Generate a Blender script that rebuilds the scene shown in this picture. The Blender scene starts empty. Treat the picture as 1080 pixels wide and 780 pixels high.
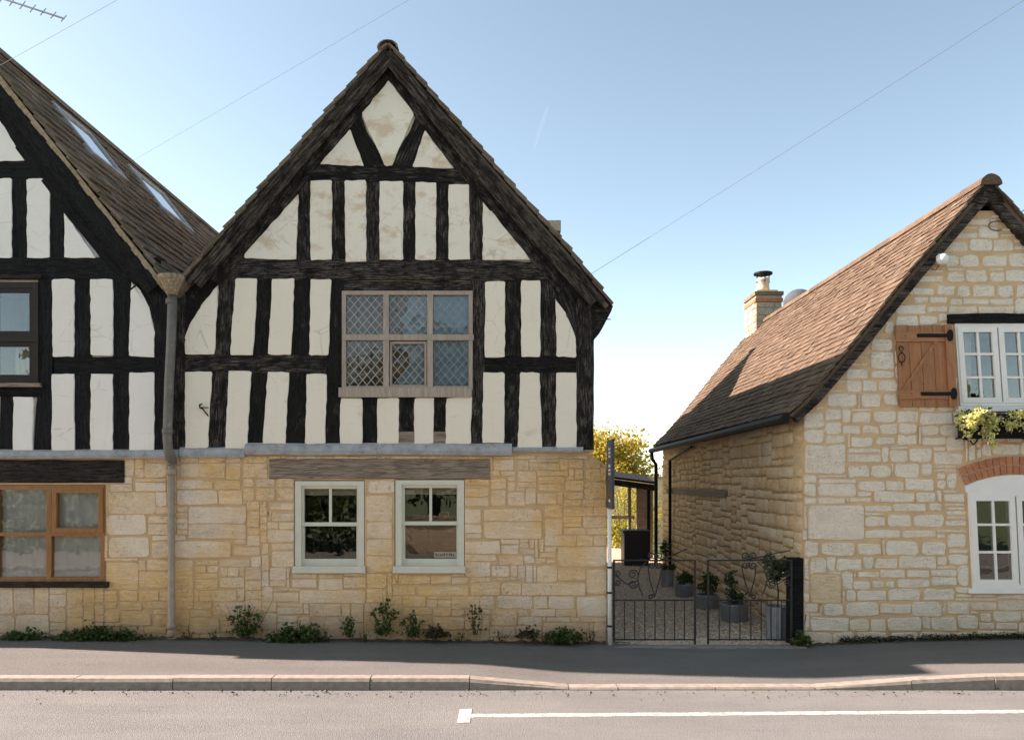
import bpy, math, random
from mathutils import Vector, Matrix
from mathutils.geometry import tessellate_polygon

# ------------------------------------------------------------------ camera, sky, sun
FOC, HZ, F, S = 846.0, 507.0, 9.2, 92.0      # focal length and horizon of the 1080x780 photo, metres to the facades, px per metre there
CAMZ = 1.826
scene = bpy.context.scene
cd = bpy.data.cameras.new('camera'); cam = bpy.data.objects.new('camera', cd)
scene.collection.objects.link(cam); scene.camera = cam
cam.location = (0, 0, CAMZ); cam.rotation_euler = (math.radians(90), 0, 0)
cd.sensor_width = 36; cd.lens = 36 * FOC / 1080; cd.shift_y = (HZ - 390) / 1080
cd.clip_start = 0.05; cd.clip_end = 5000

SUN_DIR = Vector((-1.45, 0.19, 1.0)).normalized()        # towards the sun: over the roofs, from the left
world = bpy.data.worlds.new('World'); scene.world = world; world.use_nodes = True
wt = world.node_tree; bg = wt.nodes['Background']
sky = wt.nodes.new('ShaderNodeTexSky'); sky.sky_type = 'NISHITA'; sky.sun_disc = False
sky.sun_elevation = math.asin(SUN_DIR.z)
sky.sun_rotation = math.atan2(SUN_DIR.x, SUN_DIR.y)
sky.altitude = 150; sky.air_density = 0.6; sky.dust_density = 0.6; sky.ozone_density = 0.4
tn = wt.nodes.new('ShaderNodeMix'); tn.data_type = 'RGBA'; tn.blend_type = 'MULTIPLY'; tn.inputs[0].default_value = 1.0
tn.inputs[7].default_value = (.895, .955, .73, 1)          # a faintly cyan spring sky
wt.links.new(sky.outputs[0], tn.inputs[6]); wt.links.new(tn.outputs[2], bg.inputs[0]); bg.inputs[1].default_value = 0.085
sl = bpy.data.lights.new('sun', 'SUN'); sl.energy = 3.0; sl.angle = math.radians(0.5); sl.color = (1, 0.94, 0.88)
so = bpy.data.objects.new('sun', sl); scene.collection.objects.link(so)
so.rotation_euler = (-SUN_DIR).to_track_quat('-Z', 'Y').to_euler(); so.location = (-20, 8, 20)
vs = scene.view_settings; vs.view_transform = 'Standard'; vs.look = 'None'; vs.gamma = 1; vs.exposure = 2.45
vs.use_white_balance = True; vs.white_balance_temperature = 7250; vs.white_balance_tint = 24
vs.use_curve_mapping = False

# ------------------------------------------------------------------ helpers
col = scene.collection
rng = random.Random(7)
ORG = {}                                       # world origin of every object (only leaves are rotated)

def X(px, d=0.0): return (px - 540) * (F - d) / FOC          # photo pixel -> metres on the plane d in front of the facades
def Z(py, d=0.0): return CAMZ + (HZ - py) * (F - d) / FOC

def link(o, w, parent=None):
    ORG[o.name] = Vector(w)
    if parent is not None:
        o.parent = parent; o.location = Vector(w) - ORG[parent.name]
    else:
        o.location = w
    col.objects.link(o)
    return o

def tag(o, label, cat, group=None, kind=None):
    o['label'] = label; o['category'] = cat
    if group: o['group'] = group
    if kind: o['kind'] = kind
    return o

def thing(name, loc, label, cat, group=None):
    o = bpy.data.objects.new(name, None); o.empty_display_size = .2
    link(o, loc); return tag(o, label, cat, group)

def struct(o):
    o['kind'] = 'structure'; return o

def mk(name, vs_, fs, mat, parent=None, smooth=False, origin=None):
    if origin is None:
        xs = [v[0] for v in vs_]; ys = [v[1] for v in vs_]; zs = [v[2] for v in vs_]
        origin = ((min(xs) + max(xs)) / 2, (min(ys) + max(ys)) / 2, min(zs))
    me = bpy.data.meshes.new(name)
    ox, oy, oz = origin
    me.from_pydata([(v[0] - ox, v[1] - oy, v[2] - oz) for v in vs_], [], fs)
    me.materials.append(mat)
    if smooth:
        me.polygons.foreach_set('use_smooth', [True] * len(me.polygons))
    me.update()
    o = bpy.data.objects.new(name, me)
    return link(o, origin, parent)

class MB:
    """collects shapes into one mesh"""
    def __init__(s): s.v = []; s.f = []
    def add(s, vs_, fs):
        b = len(s.v); s.v += [tuple(v) for v in vs_]; s.f += [tuple(i + b for i in f) for f in fs]; return s
    def box(s, x0, x1, y0, y1, z0, z1):
        return s.add([(x, y, z) for x in (x0, x1) for y in (y0, y1) for z in (z0, z1)],
                     [(0, 1, 3, 2), (4, 6, 7, 5), (0, 4, 5, 1), (2, 3, 7, 6), (0, 2, 6, 4), (1, 5, 7, 3)])
    def hexa(s, lo, hi):
        """two quads, joined"""
        return s.add(list(lo) + list(hi), [(3, 2, 1, 0), (4, 5, 6, 7)] + [(i, (i + 1) % 4, 4 + (i + 1) % 4, 4 + i) for i in range(4)])
    def prism(s, poly, y0, y1, holes=()):
        """x,z outline extruded from y0 (front) to y1, with holes"""
        loops = [list(poly)] + [list(h) for h in holes]
        tris = tessellate_polygon([[Vector((p[0], p[1], 0)) for p in l] for l in loops])
        flat = [p for l in loops for p in l]; n = len(flat)
        fs = []
        for t in tris:
            a, b, c = (flat[i] for i in t)
            if (b[0] - a[0]) * (c[1] - a[1]) - (b[1] - a[1]) * (c[0] - a[0]) < 0: t = (t[0], t[2], t[1])
            fs.append(tuple(t)); fs.append(tuple(i + n for i in reversed(t)))
        k = 0
        for l in loops:
            ar = sum(l[i][0] * l[(i + 1) % len(l)][1] - l[(i + 1) % len(l)][0] * l[i][1] for i in range(len(l)))
            for i in range(len(l)):
                a, b = k + i, k + (i + 1) % len(l)
                if (ar > 0) == (k == 0): fs.append((b, a, a + n, b + n))
                else: fs.append((a, b, b + n, a + n))
            k += len(l)
        return s.add([(p[0], y0, p[1]) for p in flat] + [(p[0], y1, p[1]) for p in flat], fs)
    def tube(s, pts, r, n=6, caps=True):
        pts = [Vector(p) for p in pts]
        rs = r if isinstance(r, (list, tuple)) else [r] * len(pts)
        vs_ = []; fs = []
        up = None
        for i, p in enumerate(pts):
            t = (pts[min(i + 1, len(pts) - 1)] - pts[max(i - 1, 0)]).normalized()
            if up is None:
                up = t.orthogonal().normalized()
            else:
                up = (up - t * up.dot(t)); up = up.normalized() if up.length > 1e-6 else t.orthogonal().normalized()
            w = t.cross(up)
            for k in range(n):
                a = 2 * math.pi * k / n
                vs_.append(p + (up * math.cos(a) + w * math.sin(a)) * rs[i])
        for i in range(len(pts) - 1):
            for k in range(n):
                a, b = i * n + k, i * n + (k + 1) % n
                fs.append((a, b, b + n, a + n))
        if caps:
            fs.append(tuple(reversed(range(n)))); fs.append(tuple(range((len(pts) - 1) * n, len(pts) * n)))
        return s.add(vs_, fs)
    def lathe(s, prof, c, n=16, flute=0.0):
        vs_ = []; fs = []
        for (r, z) in prof:
            for k in range(n):
                a = 2 * math.pi * k / n; rr = r * (1 + flute * (1 if k % 2 else -1))
                vs_.append((c[0] + rr * math.cos(a), c[1] + rr * math.sin(a), c[2] + z))
        for i in range(len(prof) - 1):
            for k in range(n):
                a, b = i * n + k, i * n + (k + 1) % n
                fs.append((a, b, b + n, a + n))
        fs.append(tuple(reversed(range(n)))); fs.append(tuple(range((len(prof) - 1) * n, len(prof) * n)))
        return s.add(vs_, fs)
    def build(s, name, mat, parent=None, smooth=False, origin=None):
        return mk(name, s.v, s.f, mat, parent, smooth, origin)

def rect(x0, z0, x1, z1): return [(x0, z0), (x1, z0), (x1, z1), (x0, z1)]

# ------------------------------------------------------------------ materials
class Nodes:
    def __init__(s, name):
        s.m = bpy.data.materials.new(name); s.m.use_nodes = True
        s.t = s.m.node_tree; s.b = s.t.nodes['Principled BSDF']; s.out = s.t.nodes['Material Output']
    def n(s, typ, **kw):
        nd = s.t.nodes.new(typ)
        for k, v in kw.items(): setattr(nd, k, v)
        return nd
    def put(s, sock, v):
        if hasattr(v, 'is_linked') or isinstance(v, bpy.types.NodeSocket): s.t.links.new(v, sock)
        elif isinstance(v, (tuple, list)): sock.default_value = tuple(v) + ((1,) if len(v) == 3 and len(sock.default_value) == 4 else ())
        else: sock.default_value = v
    def pos(s): return s.n('ShaderNodeNewGeometry').outputs['Position']
    def island(s): return s.n('ShaderNodeNewGeometry').outputs['Random Per Island']
    def rnd(s): return s.n('ShaderNodeObjectInfo').outputs['Random']
    def objc(s): return s.n('ShaderNodeTexCoord').outputs['Object']
    def mapping(s, v, scale=(1, 1, 1), loc=None, rot=None):
        m = s.n('ShaderNodeMapping'); s.put(m.inputs[0], v); m.inputs['Scale'].default_value = scale
        if loc is not None: s.put(m.inputs['Location'], loc)
        if rot is not None: m.inputs['Rotation'].default_value = rot
        return m.outputs[0]
    def noise(s, v, scale, detail=4, rough=.55, dist=0):
        n = s.n('ShaderNodeTexNoise'); s.put(n.inputs['Vector'], v)
        n.inputs['Scale'].default_value = scale; n.inputs['Detail'].default_value = detail
        n.inputs['Roughness'].default_value = rough; n.inputs['Distortion'].default_value = dist
        return n.outputs['Fac']
    def voro(s, v, scale, feature='F1', out='Distance'):
        n = s.n('ShaderNodeTexVoronoi', feature=feature); s.put(n.inputs['Vector'], v); n.inputs['Scale'].default_value = scale
        return n.outputs[out]
    def ramp(s, fac, stops, mode='LINEAR'):
        r = s.n('ShaderNodeValToRGB'); cr = r.color_ramp; cr.interpolation = mode
        while len(cr.elements) < len(stops): cr.elements.new(.5)
        for e, (p, c) in zip(cr.elements, stops):
            e.position = p; e.color = (c, c, c, 1) if isinstance(c, (int, float)) else tuple(c) + (1,)
        s.put(r.inputs[0], fac); return r.outputs[0]
    def mix(s, fac, a, b, mode='MIX'):
        m = s.n('ShaderNodeMix', data_type='RGBA', blend_type=mode)
        s.put(m.inputs[0], fac); s.put(m.inputs[6], a); s.put(m.inputs[7], b); return m.outputs[2]
    def math(s, op, a, b=0.0, clamp=False):
        m = s.n('ShaderNodeMath', operation=op, use_clamp=clamp); s.put(m.inputs[0], a); s.put(m.inputs[1], b); return m.outputs[0]
    def sep(s, v, i):
        m = s.n('ShaderNodeSeparateXYZ'); s.put(m.inputs[0], v); return m.outputs[i]
    def bump(s, h, strength=.5, dist=.01, normal=None):
        b = s.n('ShaderNodeBump'); s.put(b.inputs['Height'], h); b.inputs['Strength'].default_value = strength
        b.inputs['Distance'].default_value = dist
        if normal is not None: s.put(b.inputs['Normal'], normal)
        return b.outputs[0]
    def done(s, color=None, rough=.8, normal=None, metal=0, spec=None):
        if color is not None: s.put(s.b.inputs['Base Color'], color)
        s.put(s.b.inputs['Roughness'], rough); s.b.inputs['Metallic'].default_value = metal
        if spec is not None: s.b.inputs['Specular IOR Level'].default_value = spec
        if normal is not None: s.put(s.b.inputs['Normal'], normal)
        return s.m

def m_timber(name, dark, worn, amount, gs=1.0, crack_dark=.3):
    """black paint over oak: grain runs along each beam, paint worn off in ragged patches, cracks along the grain"""
    N = Nodes(name); o = N.objc(); r = N.rnd()
    off = N.n('ShaderNodeCombineXYZ'); N.put(off.inputs[0], N.math('MULTIPLY', r, 37)); N.put(off.inputs[2], N.math('MULTIPLY', r, 91))
    g = N.noise(N.mapping(o, (2.2 * gs, 6, 20), off.outputs[0]), 3.0, 9, .70, .25)
    big = N.noise(N.mapping(o, (2.2, 3, 4.5), off.outputs[0]), 2.0, 6, .66, .3)
    mot = N.noise(N.mapping(o, (9, 9, 22), off.outputs[0]), 3.0, 6, .7)
    wear = N.math('MULTIPLY', N.ramp(g, [(.38, 0), (.64, 1)]), N.ramp(N.math('ADD', big, N.math('MULTIPLY', N.math('SUBTRACT', N.math('FRACT', N.math('MULTIPLY', r, 17.3)), .5), .22)), [(.66 - amount * .6, 0), (.80 - amount * .5, 1)]))
    c = N.mix(N.math('MULTIPLY', wear, N.ramp(mot, [(.35, .25), (.65, 1)])), dark, worn)
    c = N.mix(N.ramp(mot, [(.48, 0), (.72, .45)]), c, tuple(min(k * 4.5, k + .04) for k in dark))
    crack = N.noise(N.mapping(o, (.9, 4, 14), off.outputs[0]), 3.0, 3, .5, .35)
    cm = N.math('SUBTRACT', 1.0, N.math('MULTIPLY', N.math('ABSOLUTE', N.math('SUBTRACT', crack, .5)), 22), True)
    cm = N.math('MAXIMUM', cm, 0.0)
    c = N.mix(cm, c, tuple(k * crack_dark for k in dark))
    fine = N.noise(N.mapping(o, (6, 20, 60), off.outputs[0]), 3, 5, .7)
    h = N.math('ADD', N.math('ADD', g, N.math('MULTIPLY', fine, .4)), N.math('MULTIPLY', mot, .5))
    nrm = N.bump(N.math('SUBTRACT', h, N.math('MULTIPLY', cm, .8)), .8, .018)
    return N.done(c, .85, nrm, spec=.18)

def m_plaster(name, base, stain, amount):
    N = Nodes(name); p = N.pos(); r = N.rnd()
    a = N.noise(p, 2.3, 5, .6); b = N.noise(p, 14, 5, .65)
    c = N.mix(N.ramp(a, [(.35, 0), (.7, .35)]), base, tuple(k * .86 for k in base))
    c = N.mix(N.math('MULTIPLY', r, .35), c, tuple(k * q for k, q in zip(base, (.93, .9, .84))))
    st = N.noise(N.mapping(p, (1.2, 1, 2.0)), 2.6, 8, .68)
    c = N.mix(N.ramp(st, [(.60 - amount, 0), (.72 - amount, .75)]), c, stain)
    # brush streaks and hairlines
    w = N.noise(N.mapping(p, (3, 3, 26)), 3, 4, .6)
    c = N.mix(N.ramp(w, [(.5, 0), (.8, .12)]), c, tuple(k * .7 for k in base))
    ck = N.voro(N.mapping(p, (1, 1, 1.5), (r)), 2.2, 'DISTANCE_TO_EDGE')
    ck = N.math('ADD', ck, N.math('MULTIPLY', N.math('SUBTRACT', N.noise(p, 7, 5, .7), .5), .09))
    cl_ = N.math('MULTIPLY', N.ramp(N.math('ABSOLUTE', ck), [(.002, 1), (.010, 0)]), N.ramp(N.noise(p, 1.1, 3, .5), [(.46, 0), (.6, .5)]))
    c = N.mix(cl_, c, tuple(k * .45 for k in base))
    run = N.noise(N.mapping(p, (16, 3, 1.1)), 1.6, 5, .65)
    c = N.mix(N.ramp(run, [(.55, 0), (.78, .28)]), c, tuple(k * q for k, q in zip(base, (.72, .66, .58))))
    h = N.math('ADD', N.math('MULTIPLY', a, 1.0), N.math('MULTIPLY', b, .35))
    nrm = N.bump(N.math('ADD', h, N.math('MULTIPLY', w, .25)), .45, .02)
    return N.done(c, .85, nrm)

def m_stone(name, cols, dirt, dirt_amt, bumps, pits, face=None, warm=None, lichen=0.0, top=None):
    """cols: tints picked per stone; face: pale bloom; warm: iron-stained areas; lichen: dark growth in patches"""
    N = Nodes(name); p = N.pos(); r = N.rnd()
    c = N.ramp(r, [(i / (len(cols) - 1), k) for i, k in enumerate(cols)])
    a = N.noise(p, 6, 8, .7, .3); b = N.noise(p, 42, 6, .72); lay = N.noise(N.mapping(p, (2.5, 2.5, 17)), 2.4, 7, .68, .5)
    if warm: c = N.mix(N.ramp(N.noise(N.mapping(p, (1, 1, .8), (1.7, 0, 4)), .95, 4, .6), [(.46, 0), (.62, .9)]), c, warm)
    c = N.mix(N.ramp(a, [(.42, .0), (.75, .45)]), c, tuple(k * .74 for k in cols[0]))
    c = N.mix(N.ramp(lay, [(.48, 0), (.66, .5)]), c, tuple(min(1, k * 1.22) for k in cols[-1]))
    if face: c = N.mix(N.ramp(N.noise(p, 9, 8, .75), [(.40, 0), (.58, face[1])]), c, face[0])
    c = N.mix(N.ramp(b, [(.55, 0), (.80, .35)]), c, tuple(k * .5 for k in cols[0]))
    z = N.sep(p, 2)
    foot = N.math('MULTIPLY', N.ramp(z, [(.0, 1), (.18, .7), (.55, 0)]), N.ramp(N.noise(p, 3.5, 6, .65), [(.30, .4), (.55, 1)]))
    c = N.mix(N.math('MULTIPLY', foot, dirt_amt), c, dirt)
    pat = N.ramp(N.noise(N.mapping(p, (1, 1, 1.6), (3.3, 0, 1)), 1.7, 8, .75), [(.56, 0), (.68, .5)])
    c = N.mix(N.math('MULTIPLY', pat, dirt_amt), c, dirt)
    if lichen:
        li = N.math('MULTIPLY', N.ramp(N.noise(p, 1.3, 3, .6), [(.46, 0), (.60, 1)]), N.ramp(N.noise(p, 26, 7, .78), [(.53, 0), (.63, lichen)]))
        c = N.mix(li, c, (.09, .08, .07))
    # bedding strata: thin darker seams, a little wavy
    se = N.noise(N.mapping(p, (1.3, 1.3, 9)), 3.0, 6, .62, .4)
    sm_ = N.math('MULTIPLY', N.math('SUBTRACT', 1.0, N.math('MULTIPLY', N.math('ABSOLUTE', N.math('SUBTRACT', se, .5)), 26), True), N.ramp(N.noise(p, 2.1, 4, .6), [(.48, 0), (.66, .22)]))
    sm_ = N.math('MAXIMUM', sm_, 0.0)
    c = N.mix(sm_, c, tuple(k * .55 for k in dirt[:1]) + tuple(k * .6 for k in dirt[1:]))
    if top:      # run-off stains under the lead weathering
        tz = N.math('MULTIPLY', N.ramp(N.math('MULTIPLY', z, .4), [(top * .4 - .16, 0), (top * .4, 1)]), N.ramp(N.noise(N.mapping(p, (1.6, 1, .9)), 2.6, 8, .74), [(.48, 0), (.66, .55)]))
        c = N.mix(tz, c, (.30, .22, .155))
    pm = N.ramp(N.noise(p, 60, 4, .65), [(.60, 0), (.67, pits)])
    c = N.mix(pm, c, (.07, .05, .035))
    h = N.math('ADD', N.math('MULTIPLY', a, 1.3), N.math('MULTIPLY', b, .7))
    h = N.math('ADD', h, N.math('MULTIPLY', lay, .9))
    h = N.math('SUBTRACT', N.math('SUBTRACT', h, N.math('MULTIPLY', sm_, .6)), N.math('MULTIPLY', pm, .9))
    return N.done(c, .92, N.bump(h, bumps, .028), spec=.2)

def m_mortar(name, base, dirt):
    N = Nodes(name); p = N.pos()
    a = N.noise(p, 4, 6, .65); b = N.noise(p, 70, 4, .7)
    c = N.mix(N.ramp(a, [(.35, 0), (.7, .7)]), base, tuple(k * .7 for k in base))
    z = N.sep(p, 2)
    c = N.mix(N.math('MULTIPLY', N.ramp(z, [(0, .8), (.4, 0)]), N.noise(p, 5, 4, .6)), c, dirt)
    return N.done(c, .95, N.bump(N.math('ADD', a, b), .7, .015), spec=.2)

def m_plain(name, base, rough=.6, var=.25, nscale=12, bump=.15, metal=0, spec=None, worn=None):
    N = Nodes(name); p = N.pos(); a = N.noise(p, nscale, 5, .6)
    c = N.mix(N.ramp(a, [(.3, 0), (.75, 1)]), base, tuple(k * (1 - var) for k in base))
    if worn:
        c = N.mix(N.ramp(N.noise(p, worn[1], 7, .7), [(worn[2], 0), (worn[2] + .08, worn[3])]), c, worn[0])
    return N.done(c, rough, N.bump(a, bump, .006), metal, spec)

def m_wood(name, base, dark, rough=.55, axis='z', gs=1.0):
    N = Nodes(name); p = N.pos(); r = N.rnd()
    sc = {'z': (26, 26, 2.2), 'x': (2.2, 26, 26)}[axis]
    off = N.n('ShaderNodeCombineXYZ'); N.put(off.inputs[0], N.math('MULTIPLY', r, 9)); N.put(off.inputs[2], N.math('MULTIPLY', r, 5))
    g = N.noise(N.mapping(p, tuple(k * gs for k in sc), off.outputs[0]), 1.6, 7, .65, .6)
    c = N.mix(N.ramp(g, [(.35, 0), (.68, 1)]), base, dark)
    c = N.mix(N.math('MULTIPLY', r, .3), c, dark)
    return N.done(c, rough, N.bump(g, .3, .004))

def m_tile(name, cols, bumpv=.6, per='rnd', moss=None):
    N = Nodes(name); p = N.pos()
    r = N.math('FRACT', N.math('ADD', N.island(), N.math('MULTIPLY', N.rnd(), 7.31)))
    c = N.ramp(r, [(i / (len(cols) - 1), k) for i, k in enumerate(cols)])
    a = N.noise(p, 7, 6, .68); b = N.noise(p, 45, 5, .7)
    c = N.mix(N.ramp(a, [(.35, 0), (.72, .6)]), c, tuple(k * .5 for k in cols[0]))
    c = N.mix(N.ramp(b, [(.5, 0), (.78, .5)]), c, tuple(min(1, k * 1.5) for k in cols[-1]))
    if moss: c = N.mix(N.ramp(N.noise(p, 3.1, 7, .72), [(.56, 0), (.66, .75)]), c, moss)
    return N.done(c, .9, N.bump(N.math('ADD', a, b), bumpv, .02), spec=.1)

def m_leaf(name, cols, trans=.25):
    N = Nodes(name); r = N.math('FRACT', N.math('ADD', N.island(), N.math('MULTIPLY', N.rnd(), 3.7)))
    c = N.ramp(r, [(i / (len(cols) - 1), k) for i, k in enumerate(cols)])
    c = N.mix(N.ramp(N.noise(N.pos(), 3, 3, .6), [(.35, 0), (.7, .5)]), c, tuple(k * .6 for k in cols[0]))
    N.done(c, .6, spec=.3)
    tr = N.n('ShaderNodeBsdfTranslucent'); N.put(tr.inputs[0], c)
    mx = N.n('ShaderNodeMixShader'); mx.inputs[0].default_value = trans
    N.t.links.new(N.b.outputs[0], mx.inputs[1]); N.t.links.new(tr.outputs[0], mx.inputs[2]); N.t.links.new(mx.outputs[0], N.out.inputs[0])
    return N.m

def m_glass(name, tint=(1, 1, 1), refl=1.0, rough=.0, wob=.05):
    N = Nodes(name); t = N.t
    tr = N.n('ShaderNodeBsdfTransparent'); tr.inputs[0].default_value = tuple(tint) + (1,)
    gl = N.n('ShaderNodeBsdfGlossy'); gl.inputs['Roughness'].default_value = rough
    nrm = N.bump(N.noise(N.pos(), 5, 2, .5), wob, .02); N.put(gl.inputs['Normal'], nrm)
    fr = N.n('ShaderNodeFresnel'); fr.inputs[0].default_value = 1.52
    f = N.math('MULTIPLY', fr.outputs[0], 1.9 * refl, True)      # both faces of the pane
    mx = N.n('ShaderNodeMixShader'); N.put(mx.inputs[0], f)
    t.links.new(tr.outputs[0], mx.inputs[1]); t.links.new(gl.outputs[0], mx.inputs[2]); t.links.new(mx.outputs[0], N.out.inputs[0])
    return N.m

M = {}
M['timber'] = m_timber('weathered_black_timber', (.012, .010, .009), (.23, .18, .145), .30)
M['timber_top'] = m_timber('worn_black_timber', (.013, .0105, .009), (.27, .21, .17), .33)
M['timber_smooth'] = m_timber('painted_black_timber', (.012, .011, .011), (.06, .052, .047), .14)
M['grey_oak'] = m_timber('weathered_grey_oak', (.33, .245, .18), (.46, .36, .275), .25, 1.0, .72)
M['dark_lintel'] = m_timber('stained_dark_lintel', (.035, .024, .02), (.12, .09, .075), .22)
M['barge'] = m_timber('bargeboard_timber', (.026, .019, .015), (.25, .19, .15), .38, .6)
M['plaster'] = m_plaster('cream_limewash', (.84, .735, .595), (.60, .44, .29), -.02)
M['plaster_old'] = m_plaster('cream_limewash_peeling', (.82, .725, .60), (.60, .42, .27), .09)
M['plaster_white'] = m_plaster('white_limewash', (.86, .785, .71), (.66, .56, .46), -.10)
M['stone_warm'] = m_stone('golden_limestone', [(.83, .585, .375), (.87, .68, .51), (.81, .535, .30), (.88, .72, .565), (.84, .60, .39), (.87, .695, .545), (.74, .55, .40), (.85, .615, .405)], (.36, .21, .11), .7, .65, .35, warm=(.82, .475, .17), lichen=.5, top=2.15)
M['stone_pale'] = m_stone('whitened_limestone', [(.86, .69, .52), (.89, .765, .62), (.86, .68, .50), (.90, .785, .65)], (.52, .33, .17), .5, .8, .5, ((.92, .79, .65), .8), lichen=.32)
M['stone_side'] = m_stone('golden_rubble', [(.84, .60, .37), (.88, .69, .48), (.81, .54, .30), (.89, .72, .52), (.85, .56, .28)], (.52, .3, .145), .3, .9, .25, lichen=.08)
M['stone_far'] = m_stone('grey_limestone', [(.45, .38, .28), (.52, .44, .33), (.4, .33, .24)], (.25, .17, .1), .5, 1.0, .6, lichen=.5)
M['mortar_warm'] = m_mortar('ochre_mortar', (.70, .455, .24), (.16, .10, .055))
M['mortar_tan'] = m_mortar('tan_mortar', (.74, .49, .27), (.18, .12, .06))
M['mortar_shaded'] = m_mortar('shaded_ochre_mortar', (.56, .37, .19), (.14, .09, .045))  # darker tone puts the shading of the joints into the mortar colour
M['lead'] = m_plain('lead_flashing', (.40, .40, .40), .6, .4, 9, .5, 0, worn=((.22, .17, .13), 12, .56, .7))
M['sage'] = m_plain('sage_paint', (.66, .62, .50), .45, .10, 9, .1)
M['white'] = m_plain('white_paint', (.82, .77, .71), .45, .08, 9, .1)
M['white_far'] = m_plain('chalky_white_paint', (.72, .68, .63), .7, .12, 7, .2)
M['grey_frame'] = m_wood('silvered_oak_frame', (.46, .36, .29), (.28, .21, .16), .8, 'z')
M['orange_wood'] = m_wood('varnished_softwood', (.42, .17, .045), (.22, .08, .02), .35, 'z')
M['brown_frame'] = m_wood('dark_stained_frame', (.035, .021, .015), (.018, .012, .009), .8, 'z')
M['shutter'] = m_wood('oiled_cedar', (.46, .185, .065), (.25, .092, .032), .55, 'z', 1.3)
M['shutter_h'] = m_wood('oiled_cedar_rail', (.45, .18, .065), (.24, .09, .032), .55, 'x', 1.3)
M['iron'] = m_plain('black_iron', (.012, .011, .011), .6, .4, 30, .3, 0, .15)
M['rusty_iron'] = m_plain('painted_gate_iron', (.022, .018, .016), .6, .4, 30, .4, worn=((.10, .05, .025), 20, .58, .8))
M['pipe'] = m_plain('flaking_grey_pipe', (.17, .145, .125), .6, .3, 12, .4, worn=((.38, .31, .26), 9, .60, .9))
M['pipe_tan'] = m_plain('stone_coloured_pipe', (.40, .30, .21), .6, .3, 12, .3, worn=((.24, .17, .12), 9, .58, .6))
M['hopper'] = m_plain('rusty_lead_hopper', (.30, .22, .13), .8, .5, 22, .8, worn=((.42, .33, .22), 26, .52, .9))
M['slate'] = m_tile('brown_stone_slate', [(.17, .125, .09), (.24, .18, .13), (.12, .09, .068), (.28, .215, .155)], .9, moss=(.12, .09, .04))
M['tile'] = m_tile('tan_stone_tile', [(.145, .099, .067), (.185, .131, .09), (.11, .074, .051), (.215, .157, .11)], 1.0, moss=(.085, .06, .042))
M['verge_mortar'] = m_plain('verge_mortar', (.40, .29, .18), .95, .5, 20, .9)
M['brick'] = m_stone('orange_red_brick', [(.50, .17, .08), (.58, .23, .11), (.44, .14, .07), (.56, .25, .14)], (.25, .1, .06), .3, .5, .3)
M['brick_mortar'] = m_plain('pale_brick_mortar', (.55, .44, .33), .95, .2, 30, .6)
M['galv'] = m_plain('galvanised_steel', (.36, .39, .42), .42, .35, 8, .2, .6)
M['navy'] = m_plain('navy_sign_paint', (.035, .045, .065), .4, .15, 9, .05)
M['wall_dirt'] = m_plain('wall_foot_dirt', (.09, .062, .04), .95, .5, 25, .9)
M['soil'] = m_plain('dark_soil', (.04, .028, .018), .95, .4, 40, .8)
M['cloth'] = m_plain('net_curtain', (.86, .82, .76), .9, .1, 10, .5)
M['blind_or_sky_sheet'] = m_plain('cream_blind', (.60, .50, .38), .9, .08, 6, .1)
M['sky_reflection'] = m_plain('painted_sky_reflection', (.42, .52, .60), .9, .25, 7, .2)  # colour of the sky reflection painted behind the leaded panes
M['room'] = m_plain('dim_room', (.045, .034, .027), .9, .5, 3, 0)
M['room_brown'] = m_plain('brown_room', (.34, .20, .11), .9, .6, 6, 0)
M['grit'] = m_plain('road_grit', (.17, .145, .12), .95, .6, 40, .5)
M['came_blue'] = m_plain('lead_came_blue_grey', (.34, .39, .43), .6, .25, 20, .1)  # bluer, darker came for the right-hand lights
M['wire'] = m_plain('weathered_wire', (.11, .115, .125), .7, .2, 9, 0)
M['came'] = m_plain('lead_came', (.52, .47, .42), .6, .25, 20, .1)
M['glass'] = m_glass('window_glass', (.96, .97, .96))
M['glass_old'] = m_glass('old_leaded_glass', (.93, .95, .94), .6, .02, .25)
M['glass_sky'] = m_glass('skylight_glass', (.5, .55, .6), 3.0)
M['bin'] = m_plain('black_plastic', (.012, .012, .013), .45, .2, 9, .05)
M['pot_clay'] = m_plain('clay_pot', (.55, .45, .33), .85, .25, 14, .3)
M['dish'] = m_plain('grey_dish', (.16, .17, .19), .5, .15, 9, .05)
M['white_plastic'] = m_plain('white_plastic', (.78, .77, .74), .35, .04, 9, .02)
M['bark'] = m_plain('bark', (.11, .08, .055), .95, .5, 18, 1.0)
M['weed'] = m_leaf('weed_leaves', [(.05, .085, .018), (.08, .13, .028), (.045, .07, .018), (.11, .15, .04)])
M['weed_dry'] = m_leaf('dry_weed_leaves', [(.07, .06, .02), (.12, .09, .035), (.05, .05, .02)])
M['shrub'] = m_leaf('shrub_leaves', [(.045, .075, .022), (.075, .11, .03), (.10, .13, .04)])
M['grey_leaf'] = m_leaf('grey_green_leaves', [(.07, .10, .05), (.11, .14, .07), (.15, .17, .09)])
M['gold_leaf'] = m_leaf('golden_leaves', [(.34, .26, .03), (.50, .37, .045), (.24, .24, .04), (.58, .44, .07), (.40, .24, .03)], .5)
M['yellow_leaf'] = m_leaf('yellow_leaves', [(.45, .36, .03), (.6, .46, .04), (.25, .28, .04), (.16, .24, .03)], .4)
M['flower'] = m_leaf('cream_yellow_flowers', [(.72, .66, .22), (.80, .76, .40), (.60, .58, .12), (.82, .78, .52)], .35)
M['tree_leaf'] = m_leaf('tree_leaves', [(.04, .065, .015), (.07, .10, .025), (.10, .12, .03)])
M['moss'] = m_leaf('dark_moss', [(.035, .04, .012), (.05, .05, .016), (.02, .022, .01)], .1)
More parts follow.
